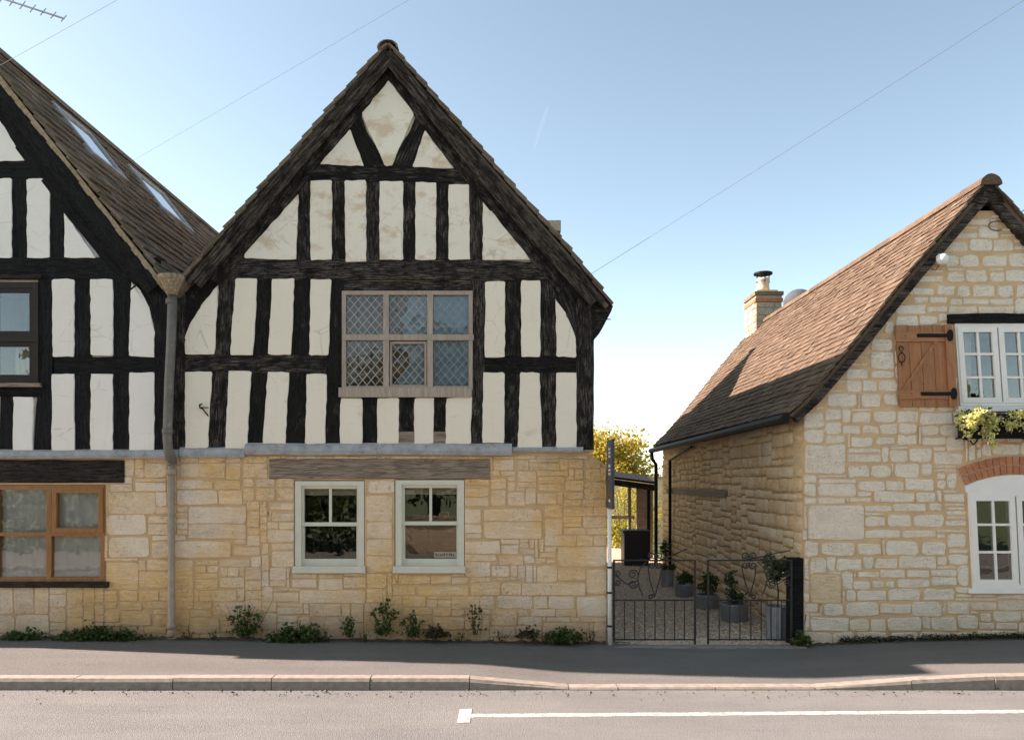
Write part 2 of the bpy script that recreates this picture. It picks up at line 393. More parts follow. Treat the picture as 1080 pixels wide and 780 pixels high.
M['grass'] = m_plain('lawn', (.07, .10, .025), .95, .5, 3, .8)
Nc = Nodes('contrail_ice'); tr_ = Nc.n('ShaderNodeBsdfTransparent'); mx_ = Nc.n('ShaderNodeMixShader'); mx_.inputs[0].default_value = .03
Nc.done((.9, .9, .9), 1.0); Nc.t.links.new(tr_.outputs[0], mx_.inputs[1]); Nc.t.links.new(Nc.b.outputs[0], mx_.inputs[2]); Nc.t.links.new(mx_.outputs[0], Nc.out.inputs[0])
M['contrail'] = Nc.m

def m_asphalt(name, base, dust, dust_amt, agg, cracks=0.0, tyre=None):
    N = Nodes(name); p = N.pos()
    v = N.voro(p, agg, out='Color'); d = N.voro(p, agg)
    lum = N.sep(v, 0)
    c = N.mix(N.ramp(lum, [(0, 0), (1, 1)]), tuple(k * .82 for k in base), tuple(min(1, k * 1.2) for k in base))
    a = N.noise(p, .8, 6, .65); b = N.noise(N.mapping(p, (.35, 1.6, 1)), 2.0, 6, .7); f = N.noise(p, 150, 3, .6)
    c = N.mix(N.ramp(b, [(.4, 0), (.72, dust_amt)]), c, dust)
    c = N.mix(N.ramp(a, [(.42, 0), (.75, .32)]), c, tuple(k * .6 for k in base))
    c = N.mix(N.ramp(N.noise(p, 9, 7, .75), [(.60, 0), (.72, .35)]), c, tuple(k * .45 for k in base))
    h = N.math('SUBTRACT', f, N.math('MULTIPLY', d, 1.2))
    if cracks:
        cr = N.voro(N.mapping(N.n('ShaderNodeTexCoord').outputs['Object'], (1, 1, 1)), .7, 'DISTANCE_TO_EDGE')
        e = N.math('ADD', cr, N.math('MULTIPLY', N.noise(p, 6, 5, .7), .05))
        cm = N.math('MULTIPLY', N.ramp(e, [(.024, 1), (.032, 0)]), cracks)
        c = N.mix(cm, c, tuple(k * .3 for k in base)); h = N.math('SUBTRACT', h, N.math('MULTIPLY', cm, 3))
    return N.done(c, .92, N.bump(h, .8, .006), spec=.25)
M['road'] = m_asphalt('worn_road_asphalt', (.155, .156, .149), (.222, .212, .192), .6, 130)
M['pavement'] = m_asphalt('worn_pavement_asphalt', (.142, .134, .122), (.203, .185, .163), .5, 150)
M['kerb'] = m_plain('worn_concrete_kerb', (.29, .25, .205), .9, .4, 14, .6, worn=((.16, .13, .11), 8, .58, .6))
M['gravel'] = m_asphalt('gravel_bed', (.44, .33, .235), (.3, .22, .15), .3, 40)
M['paint'] = m_plain('worn_road_paint', (.46, .44, .40), .85, .25, 5, .5, worn=((.18, .175, .163), 30, .50, .85))
N_ = Nodes('pebble'); rr_ = N_.island()
M['pebble'] = N_.done(N_.ramp(rr_, [(0, (.46, .32, .21)), (.3, (.68, .52, .37)), (.6, (.55, .41, .28)), (.85, (.80, .68, .54)), (1, (.28, .2, .14))]), .85)

# ------------------------------------------------------------------ builders
def timber(parent, name, pts, w, mat='timber', d=.022, th=.10, jit=.55):
    """one beam along a polyline given in facade pixels; w is its width in pixels (one value or one per point)"""
    ws = w if isinstance(w, (list, tuple)) else [w] * len(pts)
    d = d + rng.uniform(-.0025, .0025)
    P = []; 
    for i in range(len(pts) - 1):
        (a, b), (c, e) = pts[i], pts[i + 1]; L = math.hypot(c - a, e - b); n = max(1, min(8, int(L / 14)))
        for k in range(n):
            t = k / n; P.append((a + (c - a) * t, b + (e - b) * t, ws[i] + (ws[i + 1] - ws[i]) * t))
    P.append((pts[-1][0], pts[-1][1], ws[-1]))
    x0, z0 = X(P[0][0], d), Z(P[0][1], d); x1, z1 = X(P[-1][0], d), Z(P[-1][1], d)
    ang = math.atan2(z1 - z0, x1 - x0); ca, sa = math.cos(-ang), math.sin(-ang)
    loc = []
    for (a, b, ww) in P:
        dx, dz = X(a, d) - x0, Z(b, d) - z0
        loc.append((dx * ca - dz * sa, dx * sa + dz * ca, ww / S / 2))
    vs_ = []; fs = []
    for i, (u, v, h) in enumerate(loc):
        p, q = loc[max(i - 1, 0)], loc[min(i + 1, len(loc) - 1)]
        tx, tz = q[0] - p[0], q[1] - p[1]; L = math.hypot(tx, tz) or 1; nx, nz = -tz / L, tx / L
        hl = h + rng.uniform(-jit, jit) / S; hr = h + rng.uniform(-jit, jit) / S
        c = .007; fr = rng.uniform(-.002, .002)
        for (o, y) in ((-hr, th), (-hr, c), (-hr + c, fr), (hl - c, fr), (hl, c), (hl, th)):
            vs_.append((u + nx * o, y, v + nz * o))
    m = len(loc)
    for i in range(m - 1):
        for k in range(5):
            a = i * 6 + k; fs.append((a, a + 6, a + 7, a + 1))
    fs.append((0, 1, 2, 3, 4, 5)); fs.append(tuple(reversed([(m - 1) * 6 + k for k in range(6)])))
    me = bpy.data.meshes.new(name); me.from_pydata(vs_, [], fs); me.materials.append(M[mat]); me.update()
    o = bpy.data.objects.new(name, me); o.rotation_euler = (0, -ang, 0)
    return link(o, (x0, F - d, z0), parent)

def round_poly(pts, r, step, jit, rg):
    out = []; n = len(pts)
    for i in range(n):
        p0, p, p2 = pts[i - 1], pts[i], pts[(i + 1) % n]
        def tow(a, b, dd):
            L = math.hypot(b[0] - a[0], b[1] - a[1]); t = min(dd / L, .45) if L else 0
            return (a[0] + (b[0] - a[0]) * t, a[1] + (b[1] - a[1]) * t)
        a, b = tow(p, p0, r), tow(p, p2, r)
        m = ((a[0] + b[0]) / 4 + p[0] / 2, (a[1] + b[1]) / 4 + p[1] / 2)
        out += [a, m, b] if r > 0 else [p]
        nxt = tow(p2, p, r); L = math.hypot(nxt[0] - b[0], nxt[1] - b[1]); k = int(L / step)
        for j in range(1, k + 1):
            t = j / (k + 1); out.append((b[0] + (nxt[0] - b[0]) * t, b[1] + (nxt[1] - b[1]) * t))
    return [(a + rg.uniform(-jit, jit), b + rg.uniform(-jit, jit)) for a, b in out]

def shrink(poly, k):
    """move every outline point inwards by about k"""
    n = len(poly); ar = sum(poly[i][0] * poly[(i + 1) % n][1] - poly[(i + 1) % n][0] * poly[i][1] for i in range(n))
    sg = 1 if ar > 0 else -1; out = []
    for i in range(n):
        a, b, c = poly[i - 1], poly[i], poly[(i + 1) % n]
        tx, tz = c[0] - a[0], c[1] - a[1]; L = math.hypot(tx, tz) or 1
        out.append((b[0] - sg * tz / L * k, b[1] + sg * tx / L * k))
    return out

def slab(name, poly, mat, parent, yf, yb, bev, inset, smooth=True, tilt=0.0):
    """a proud piece with softened edges: outline at the back, rounded shoulder, flat face in front (poly in x,z)"""
    n = len(poly); ar = sum(poly[i][0] * poly[(i + 1) % n][1] - poly[(i + 1) % n][0] * poly[i][1] for i in range(n))
    if ar < 0: poly = poly[::-1]
    r1, r2 = shrink(poly, inset * .3), shrink(poly, inset)
    vs_ = [(a, yb, b) for a, b in poly] + [(a, yf + bev, b) for a, b in r1] + [(a, yf + rng.uniform(-tilt, tilt), b) for a, b in r2]
    fs = []
    for k in (0, n):
        for i in range(n): j = (i + 1) % n; fs.append((k + i, k + j, k + n + j, k + n + i))
    fs.append(tuple(range(2 * n, 3 * n)))
    o = mk(name, vs_, fs, mat, parent, bool(smooth))
    if smooth == 'face': o.data.polygons[-1].use_smooth = False
    return o

def panel(parent, pts, mat='plaster', d=.034):
    poly = round_poly(pts, 1.7, 7, .55, rng)
    return slab('plaster_panel', [(X(a, d), Z(b, d)) for a, b in poly], M[mat], parent, F - d, F + .02, .002, .005, 'face', 0)

def boxp(a, b, c, e, d0, d1, mb=None):
    """box from pixels (a,b)-(c,e) top-left to bottom-right, from d0 in front of the facade plane back to d1"""
    mb = mb or MB(); return mb.box(X(a, d0), X(c, d0), F - d0, F - d1, Z(e, d0), Z(b, d0))

def pack(w, h, free, fixed, sizes, seed):
    """fills a w x h grid of cells with stones; free(i,j) says which cells are wall; fixed are traced rects"""
    rg = random.Random(seed); occ = [[not free(i, j) for i in range(w)] for j in range(h)]; out = []
    for (a, b, c, e) in fixed:
        a, b, c, e = max(0, a), max(0, b), min(w, c), min(h, e)
        if c - a < 2 or e - b < 2: continue
        if any(occ[j][i] for j in range(b, e) for i in range(a, c)): 
            # trim against what is already there
            while e - b > 2 and any(occ[b][i] for i in range(a, c)): b += 1
            while e - b > 2 and any(occ[e - 1][i] for i in range(a, c)): e -= 1
            while c - a > 2 and any(occ[j][a] for j in range(b, e)): a += 1
            while c - a > 2 and any(occ[j][c - 1] for j in range(b, e)): c -= 1
            if any(occ[j][i] for j in range(b, e) for i in range(a, c)): continue
        for j in range(b, e):
            for i in range(a, c): occ[j][i] = True
        out.append((a, b, c, e))
    lasth = None
    for j in range(h):
        i = 0
        while i < w:
            if occ[j][i]: i += 1; lasth = None if rg.random() < .2 else lasth; continue
            run = i
            while run < w and not occ[j][run]: run += 1
            run -= i
            (w0, w1), (h0, h1) = sizes(i, j)
            ww = rg.randint(w0, w1)
            if run - ww < w0: ww = run if run <= w1 * 1.3 else run // 2
            ww = max(1, ww)
            hh = lasth if (lasth and h0 <= lasth <= h1 and rg.random() < .72) else rg.randint(h0, h1)
            lasth = hh
            k = 1
            lim = hh + h0
            while k < lim and j + k < h and not any(occ[j + k][q] for q in range(i, i + ww)): k += 1
            if k <= hh + h0 // 2 - 1 or k < lim: kk = min(k, hh if k - hh >= h0 else k)
            else: kk = hh
            kk = max(1, min(kk, k))
            for q in range(j, j + kk):
                for p in range(i, i + ww): occ[q][p] = True
            if ww >= 2 and kk >= 2: out.append((i, j, i + ww, j + kk))
            i += ww
    return out

def stone_outline(u0, v0, u1, v1, gap, rnd_, jit):
    """about ten points round one stone, softened corners"""
    g = gap / 2; u0 += g; v0 += g; u1 -= g; v1 -= g
    w, h = u1 - u0, v1 - v0
    if w < .022 or h < .022: return None
    r = min(min(w, h) * rnd_, .028); jit = min(jit, h * .08)
    j = lambda: rng.uniform(-jit, jit)
    p = []
    rs = [r * rng.uniform(.5, 1.4) for _ in range(4)]
    p += [(u0 + rs[0], v0 + j()), ((u0 + u1) / 2 + j() * 2, v0 + j()), (u1 - rs[1], v0 + j()), (u1 + j(), v0 + rs[1])]
    p += [(u1 + j(), v1 - rs[2]), (u1 - rs[2], v1 + j()), ((u0 + u1) / 2 + j() * 2, v1 + j()), (u0 + rs[3], v1 + j()), (u0 + j(), v1 - rs[3]), (u0 + j(), v0 + rs[0])]
    return p

# ------------------------------------------------------------------ foliage
def leaves(n, c, rad, size, rg, shape='ball', mb=None, clump=0, droop=0):
    mb = mb or MB(); cs = []
    if clump:
        for _ in range(clump):
            while True:
                q = Vector((rg.uniform(-1, 1), rg.uniform(-1, 1), rg.uniform(-1, 1)))
                if .25 < q.length < 1: break
            cs.append(q)
    for _ in range(n):
        if cs:
            q = rg.choice(cs); q = q + Vector((rg.gauss(0, .17), rg.gauss(0, .17), rg.gauss(0, .17)))
        else:
            while True:
                q = Vector((rg.uniform(-1, 1), rg.uniform(-1, 1), rg.uniform(-1, 1)))
                if q.length < 1: break
        if shape == 'dome': q.z = abs(q.z)
        p = Vector((c[0] + q.x * rad[0], c[1] + q.y * rad[1], c[2] + q.z * rad[2]))
        d = Vector((rg.gauss(0, 1), rg.gauss(0, 1), rg.gauss(.2 - droop, .8))).normalized()
        s = size * rg.uniform(.6, 1.35); t = d.orthogonal().normalized(); t = (Matrix.Rotation(rg.uniform(0, 6.28), 3, d) @ t) * s * .33
        nn = d.cross(t).normalized() * s * .08
        mb.add([p, p + d * s * .5 + t + nn, p + d * s, p + d * s * .5 - t + nn], [(0, 1, 2, 3)])
    return mb

def sprig(name, px, py, w, h, label, mat='weed', n=90, stems=5, leaf=.045, group='weeds along the foot of the walls', yy=None):
    """an upright wall weed: stems fanning from the pavement with small leaves"""
    y = yy if yy is not None else F - .07; k = y / FOC
    x0, z0 = (px - 540) * k, CAMZ + (HZ - py) * k
    rg = random.Random(int(px * 7)); root = thing(name, (x0, y, z0), label, 'weed', group)
    st = MB(); lf = MB(); hw, hh = w * k / 2, h * k
    for s in range(stems):
        t = max(-1.2, min(1.2, (s + .5) / stems * 2 - 1 + rg.uniform(-.35, .35))); top = Vector((x0 + t * hw * .85 + rg.uniform(-.02, .02), y - rg.uniform(0, .06), z0 + hh * (1 - .35 * abs(t)) * rg.uniform(.75, 1)))
        a = Vector((x0 + t * hw * .2, y, z0 - .01)); mid = (a + top) / 2 + Vector((rg.uniform(-.02, .02), -.02, 0))
        st.tube([a, mid, top], [.005, .004, .002], 4)
        for _ in range(n // stems):
            q = rg.random() ** .8; p = a.lerp(mid, q * 2) if q < .5 else mid.lerp(top, q * 2 - 1)
            leaves(1, p, (.035, .03, .02), leaf, rg, mb=lf)
    for _ in range(3):          # straggling dead stalks
        a = Vector((x0 + rg.uniform(-.5, .5) * hw, y - .02, z0 - .01)); b = a + Vector((rg.uniform(-1, 1) * hw * 1.3, -rg.uniform(.02, .1), hh * rg.uniform(.3, 1.05)))
        st.tube([a, a.lerp(b, .5) + Vector((rg.uniform(-.03, .03), 0, .02)), b], [.004, .003, .0015], 4)
    leaves(n // 4, (x0, y - .03, z0 + .03), (hw * 1.2, .05, .05), leaf * .8, rg, 'dome', mb=lf)
    st.build('stem', M['weed_dry'], root); lf.build('foliage', M[mat], root)
    return root

def tuft(name, px, py, w, h, label, mat='weed', n=260, leaf=.05, group='low weeds along the foot of the walls', yy=None):
    y = yy if yy is not None else F - .10; k = y / FOC
    x0, z0 = (px - 540) * k, CAMZ + (HZ - py) * k
    rg = random.Random(int(px * 3)); hw, hh = w * k / 2, h * k
    mb = leaves(n, (x0, y + .01, z0), (hw, .09, hh * .85), leaf, rg, 'dome', clump=max(6, int(w / 2.2)))
    leaves(n // 2 + int(w * 3), (x0, y + .01, z0), (hw, .08, hh * .5), leaf, rg, 'dome', mb=mb)
    o = mb.build(name, M[mat], None, origin=(x0, y, z0)); tag(o, label, 'weed', group); return o

# ------------------------------------------------------------------ roofs
def roof_rows(prof, y0, y1, gauge, tw, th, seed, wob=.0):
    """rows of slates along a profile (eave to ridge, list of x,z): yields (row, y, width, base point, tangent, normal)"""
    rg = random.Random(seed); L = [0]
    for a, b in zip(prof, prof[1:]): L.append(L[-1] + math.hypot(b[0] - a[0], b[1] - a[1]))
    def at(s):
        for i in range(len(prof) - 1):
            if s <= L[i + 1] or i == len(prof) - 2:
                t = (s - L[i]) / (L[i + 1] - L[i]); a, b = prof[i], prof[i + 1]
                tx, tz = (b[0] - a[0]) / (L[i + 1] - L[i]), (b[1] - a[1]) / (L[i + 1] - L[i])
                return (a[0] + (b[0] - a[0]) * t, a[1] + (b[1] - a[1]) * t), (tx, tz)
    s = 0; r = 0
    while s < L[-1] - gauge * .4:
        p, t = at(s); y = y0 + (0 if r % 2 else -tw * .5 * 0) + rg.uniform(-.015, .015); first = True
        while y < y1 - .03:
            w = tw * rg.uniform(.75, 1.3)
            if first and r % 2: w *= .6
            first = False
            w = min(w, y1 - y)
            yield r, y, w, p, t, rg
            y += w + .004
        s += gauge; r += 1

TILE_ME = {}
def roof(parent, name, prof, y0, y1, gauge, tw, th, mat, seed, flip, n_single=0, skip=None, single_y=1e9):
    """slates as real pieces: those by the near verge are objects of their own, the rest one mesh"""
    sgn = -1 if flip else 1          # normal side
    rest = MB(); singles = 0
    deck = MB(); pts = []
    off = .02
    def nrm(t): 
        n = (-t[1], t[0]); return n if n[1] > 0 else (t[1], -t[0])
    lo = []; hi = []
    for i, p in enumerate(prof):
        a = prof[max(i - 1, 0)]; b = prof[min(i + 1, len(prof) - 1)]; L = math.hypot(b[0] - a[0], b[1] - a[1])
        n = nrm(((b[0] - a[0]) / L, (b[1] - a[1]) / L)); hi.append((p[0] - n[0] * .006, p[1] - n[1] * .006)); lo.append((p[0] - n[0] * .05, p[1] - n[1] * .05))
    deck.prism(hi + lo[::-1], y0 + .03, y1)
    rf = deck.build(name, M[mat], parent)
    for r, y, w, p, t, rg in roof_rows(prof, y0, y1, gauge, tw, th, seed):
        if skip and skip(p[0], y + w / 2): continue
        n = nrm(t); l = gauge * 1.75; l = min(l, max(.03, (prof[-1][1] - p[1]) / max(t[1], .1) + .01)); lift = th * rg.uniform(.9, 1.5); dy = rg.uniform(-.006, .006); ds = rg.uniform(-.014, .010)
        def pt(s_, h_, yy): return (p[0] + t[0] * s_ + n[0] * h_, yy, p[1] + t[1] * s_ + n[1] * h_)
        q = [pt(ds, lift, y), pt(ds + rg.uniform(-.008, .008), lift, y + w), pt(l, .004, y + w), pt(l, .004, y)]
        q2 = [pt(ds, lift + th, y), pt(ds + rg.uniform(-.006, .006), lift + th * rg.uniform(.8, 1.2), y + w), pt(l, .004 + th, y + w), pt(l, .004 + th, y)]
        lo_, hi_ = (q, q2)
        if singles < n_single and y < single_y:
            MB().hexa(lo_, hi_).build('slate', M[mat], rf); singles += 1
        else: rest.hexa(lo_, hi_)
    if rest.v:
        o = rest.build('slates', M[mat], rf); o['kind'] = 'stuff'
    return rf

def room(parent, a, b, c, e, mat='room', depth=.9, d=-.16):
    """dim room behind a window opening (open to the front)"""
    x0, x1, z0, z1 = X(a) - .12, X(c) + .12, Z(e) - .12, Z(b) + .12; y0, y1 = F - d, F - d + depth
    mb = MB().add([(x0, y0, z0), (x1, y0, z0), (x1, y0, z1), (x0, y0, z1), (x0, y1, z0), (x1, y1, z0), (x1, y1, z1), (x0, y1, z1)],
                  [(4, 5, 6, 7), (0, 4, 7, 3), (1, 2, 6, 5), (0, 1, 5, 4), (3, 7, 6, 2)])
    return mb.build('room', M[mat], parent)

def ring(a, b, c, e, t, d0, d1, sk=None, tb=None, tt=None):
    """window frame ring, pixels; sk shears crooked windows"""
    tb = t if tb is None else tb; tt = t if tt is None else tt
    sk = sk or (lambda x, y: (x, y))
    f = lambda x, y: (X(sk(x, y)[0], d0), Z(sk(x, y)[1], d0))
    out = [f(a, e), f(c, e), f(c, b), f(a, b)]
    inn = [f(a + t, e - tb), f(c - t, e - tb), f(c - t, b + tt), f(a + t, b + tt)]
    return MB().prism(out, F - d0, F - d1, [inn])

def quadp(a, b, c, e, d0, d1, sk=None):
    sk = sk or (lambda x, y: (x, y)); f = lambda x, y: (X(sk(x, y)[0], d0), Z(sk(x, y)[1], d0))
    return MB().prism([f(a, e), f(c, e), f(c, b), f(a, b)], F - d0, F - d1)

# ================================================================== ground, road, pavement
def lerp(tab, x):
    if x <= tab[0][0]: return tab[0][1]
    for (a, b), (c, d) in zip(tab, tab[1:]):
        if x <= c: return b + (d - b) * (x - a) / (c - a)
    return tab[-1][1]
KERB = [(-6, -.023), (-.42, -.023), (.55, -.107), (2.85, -.107), (4.1, -.02), (5, .005), (20, .005)]
BACK = [(-6, .035), (-3.9, .02), (1.05, -.035), (2.0, -.06), (3.4, -.055), (4.5, -.01), (5.9, .02), (20, .03)]
YK, ROADZ = 7.5, -.124
def kz(x): return lerp(KERB, x)
def pz(x, y):
    t = max(0, min(1, (y - YK - .15) / (F - YK - .15))); return kz(x) + (lerp(BACK, x) - kz(x)) * t

def grid(name, x0, x1, nx, y0, y1, ny, zf, mat, parent=None):
    vs_ = [(x0 + (x1 - x0) * i / nx, y0 + (y1 - y0) * j / ny, 0) for j in range(ny + 1) for i in range(nx + 1)]
    vs_ = [(a, b, zf(a, b)) for a, b, _ in vs_]
    fs = [(j * (nx + 1) + i, j * (nx + 1) + i + 1, (j + 1) * (nx + 1) + i + 1, (j + 1) * (nx + 1) + i) for j in range(ny) for i in range(nx)]
    return mk(name, vs_, fs, mat, parent, True)

struct(grid('ground', -900, 900, 20, -900, 900, 20, lambda x, y: -.30, M['grass']))
def rz(x, y): return ROADZ + .012 * math.sin((y - 1.3) / 6.2 * math.pi) - .004
struct(grid('road', -60, 60, 120, 1.28, YK + .03, 40, rz, M['road']))
struct(grid('pavement', -16, 16, 128, YK + .15, F + .12, 8, lambda x, y: pz(x, y), M['pavement']))
struct(grid('opposite_pavement', -40, 40, 20, -2.2, 1.10, 2, lambda x, y: -.02, M['pavement']))
kb = thing('kerb', (0, YK + .08, ROADZ), '', ''); del kb['label'], kb['category']; kb['kind'] = 'structure'
joints = [(p - 540) * YK / FOC for p in (-27, 77, 182, 286, 390, 495, 600, 652, 755, 860, 962, 1050)]
x = joints[0]
while x > -15: x -= .92; joints.insert(0, x)
x = joints[-1]
while x < 15: x += .92; joints.append(x)
for a, b in zip(joints, joints[1:]):
    a += .004; b -= .004; dy = rng.uniform(-.006, .006); dz = rng.uniform(-.004, .004)
    vs_ = []; 
    for xx in (a, b):
        zt = kz(xx) + dz + .004
        vs_ += [(xx, YK + dy, ROADZ - .06), (xx, YK + dy + .004, max(zt - .03, ROADZ + .003)), (xx, YK + dy + .02, zt), (xx, YK + .148 + dy * .3, zt), (xx, YK + .148, ROADZ - .06)]
    fs = [(k, k + 5, (k + 1) % 5 + 5, (k + 1) % 5) for k in range(5)] + [(0, 1, 2, 3, 4), (9, 8, 7, 6, 5)]
    mk('kerb_stone', vs_, fs, M['kerb'], kb)
struct(MB().box(-40, 40, 1.10, 1.28, ROADZ - .06, -.012).build('opposite_kerb', M['kerb']))
# painted bay line with its end block
def road_xy(px, py):
    h = CAMZ - ROADZ - .004; y = FOC * h / (py - HZ); return (px - 540) * y / FOC, y
lx, ly = road_xy(490, 754.0); ex, ey = road_xy(1080, 749.5)
sl_ = (ey - ly) / (ex - lx); zl = ROADZ + .006
ln = MB()
nx = 220; jt = [(rng.uniform(-.006, .006), rng.uniform(-.006, .006)) for _ in range(nx + 1)]
for i in range(nx):
    a, b = lx + (13 - lx) * i / nx, lx + (13 - lx) * (i + 1) / nx; j0, j1 = (jt[i], jt[i + 1])
    f = lambda q: ly + sl_ * (q - lx)
    ln.add([(a, f(a) - .048 + j0[0], rz(0, f(a) - .05) + .002), (b, f(b) - .048 + j1[0], rz(0, f(b) - .05) + .002), (b, f(b) + .048 + j1[1], rz(0, f(b) + .05) + .002), (a, f(a) + .048 + j0[1], rz(0, f(a) + .05) + .002)], [(0, 1, 2, 3)])
ln.add([(lx - .05, ly - .21, rz(0, ly - .21) + .004), (lx + .055, ly - .20, rz(0, ly - .2) + .004), (lx + .052, ly + .2, rz(0, ly + .2) + .004), (lx - .053, ly + .19, rz(0, ly + .19) + .004)], [(0, 1, 2, 3)])
struct(ln.build('road_marking', M['paint']))
# loose grit along the gutter
rg = random.Random(5); gb = MB()
for _ in range(300):
    xx = rg.uniform(-7, 7); yy = YK - abs(rg.gauss(.02, .16)) - .01; s_ = rg.uniform(.003, .012) * (1 if rg.random() < .93 else 2)
    c = Vector((xx, yy, ROADZ - .002 + s_ * .4)); q = [c + Vector((s_ * rg.uniform(.6, 1.3), 0, 0)), c + Vector((0, s_ * rg.uniform(.6, 1.3), 0)), c - Vector((s_ * rg.uniform(.6, 1.3), 0, 0)), c - Vector((0, s_, 0)), c + Vector((0, 0, s_ * .7)), c - Vector((0, 0, s_))]
    gb.add(q, [(0, 1, 4), (1, 2, 4), (2, 3, 4), (3, 0, 4)])
tag(gb.build('grit', M['grit']), 'loose grit and small stones lying along the kerb', 'grit', kind='stuff')
fl = leaves(140, (0, YK - .12, ROADZ + .006), (6.8, .16, .004), .03, random.Random(3))
tag(fl.build('fallen_leaves', M['weed_dry']), 'dry fallen leaves lying in the gutter', 'fallen leaves', kind='stuff')

# gravel passage
struct(grid('gravel_path', .9, 3.5, 8, F - .02, 24, 30, lambda x, y: -.055 + .05 * min(1, (y - F) / 6), M['gravel']))
rg = random.Random(11); pb = MB()
for _ in range(11000):
    yy = F + .02 + (rg.random() ** 1.7) * 9; xx = rg.uniform(1.1, 3.33); s_ = rg.uniform(.010, .024)
    zz = -.055 + .05 * min(1, (yy - F) / 6)
    c = Vector((xx, yy, zz + s_ * .25)); a_ = rg.uniform(0, 3)
    u = Vector((math.cos(a_), math.sin(a_), rg.uniform(-.3, .3))) * s_; w_ = Vector((-math.sin(a_), math.cos(a_), rg.uniform(-.3, .3))) * s_ * rg.uniform(.5, 1)
    pb.add([c + u, c + w_, c - u, c - w_, c + Vector((0, 0, s_ * .6))], [(0, 1, 4), (1, 2, 4), (2, 3, 4), (3, 0, 4)])
tag(pb.build('gravel', M['pebble']), 'brown and tan gravel covering the passage behind the gate', 'gravel', kind='stuff')
struct(MB().box(X(646), X(846), F - .16, F - .05, -.12, -.045).build('threshold_strip', M['kerb']))

# ================================================================== stone walls
def stone_wall(parent, name, mortar, poly, holes, yf, yb, stones, mat, gap, rnd_, jit, proud, bev, face=True, tilt=.25):
    w = MB().prism(poly, yf, yb, holes).build(name, M[mortar], parent)
    st = sorted(stones, key=lambda q: -(q[2] - q[0]) * (q[3] - q[1]))
    for k, q in enumerate(st):
        o = stone_outline(*q[:4], gap, rnd_, jit)
        if o is None: continue
        pr = proud * rng.uniform(.6, 1.25)
        slab('stone', o, M[q[4]] if len(q) > 4 else M[mat], w, yf - pr, yf + .02, bev, min(bev * 1.6, (q[3] - q[1]) * .25), face, bev * tilt)
    return w

def zrects(rs, x0, y0, s): return [(x0 + a / s, y0 + b / s, x0 + c / s, y0 + e / s) for a, b, c, e in rs]
MIDST = zrects([(155,70,245,128),(300,65,475,128),(478,68,535,130),(540,68,640,124),(20,143,115,177),(120,140,247,177),(285,135,425,170),(430,136,535,168),
  (18,180,199,268),(203,180,247,237),(285,172,442,230),(445,172,542,227),(545,165,588,217),(592,165,672,217),(678,160,742,217),(8,270,165,351),(168,272,250,304),(168,307,250,352),
  (283,234,327,257),(283,259,327,281),(283,283,327,304),(283,307,327,326),(283,328,327,352),(330,236,557,302),(330,304,557,362),(12,360,180,440),(185,368,276,440),(278,368,500,440),
  (503,363,560,387),(503,390,610,432),(8,450,131,562),(135,448,165,488),(167,448,250,488),(133,491,250,560),(278,446,352,642),(355,444,447,466),(453,448,570,478),(355,468,402,496),
  (355,518,449,562),(453,514,552,558),(485,479,525,510),(0,568,54,610),(60,566,131,608),(135,566,214,610),(216,564,250,608),(368,564,517,612),(0,612,51,642),(60,611,147,647),(149,611,250,642),
  (0,646,62,692),(66,650,187,704),(190,662,250,708),(648,222,742,250),(655,260,742,300),(640,330,742,380),(650,412,742,478),(648,524,712,552),(658,570,767,612),(678,628,780,662)],110,470,3.714)
MIDST += zrects([(180,290,290,360),(5,290,172,344),(5,346,172,412),(5,416,172,478),(5,490,118,598),(5,602,122,658),(5,662,122,708),(180,365,284,478),(298,380,412,478),(134,494,528,582),(132,586,528,704),
  (190,150,335,235),(440,176,647,228),(748,218,822,294),(303,318,352,377),(503,328,692,373),(488,388,637,473),(358,318,492,356),(248,238,357,272),(498,238,717,272),(833,222,934,318),(650,80,890,150),(340,110,500,150)],490,460,6.5)
MIDST += zrects([(638,33,970,188),(643,190,832,279),(834,190,972,370),(498,168,634,280),(413,168,468,280),(368,168,410,272),(470,168,495,280),(393,283,832,376),(243,288,391,376),(178,173,312,243),(33,283,241,378),
  (-90,378,103,468),(108,382,214,464),(216,378,467,468),(468,378,576,468),(577,378,760,474),(763,376,972,519),(368,470,447,514),(449,472,627,518),(563,520,722,555),(726,523,792,555),(793,520,972,561),(883,563,972,692),
  (178,478,367,584),(83,470,180,512),(543,38,632,77),(378,18,437,47),(253,28,372,92),(228,98,397,168),(5,0,245,92),(5,95,217,142),(5,145,177,242),(558,128,627,162),(508,78,622,117)],490,570,6.5)
MIDST += zrects([(55,65,145,112),(100,141,177,199),(178,141,237,199),(184,250,240,300),(180,305,238,345),(500,120,595,172),(498,176,592,268),(498,272,592,330),(498,334,592,392),(498,396,590,452),(323,473,412,513),(228,478,322,508),(163,478,226,508),(163,520,257,560),(258,512,492,562),
  (414,470,492,509),(608,463,727,498),(728,463,802,498),(678,500,862,538),(713,538,817,582),(818,540,884,582),(588,503,674,534),(623,538,712,577),(165,570,285,612),(290,566,405,610)],240,470,3.392)

def px_wall(x0, x1, top, bot, allowed, fixed, sizes, seed, c=2.0):
    w, h = int((x1 - x0) / c), int((bot - top) / c)
    fr = lambda i, j: allowed(x0 + (i + .5) * c, bot - (j + .5) * c)
    fx = [(round((a - x0) / c), round((bot - e) / c), round((cc - x0) / c), round((bot - b) / c)) for a, b, cc, e in fixed]
    r = pack(w, h, fr, fx, sizes, seed)
    return [(x0 + a * c, bot - e * c, x0 + cc * c, bot - b * c) for a, b, cc, e in r]      # px rects, top-left / bottom-right

def to_m(q, *rest): a, b, c, e = q; return (X(a), Z(e), X(c), Z(b)) + rest
def inside(px, py, rs): return any(a < px < c and b < py < e for a, b, c, e in rs)

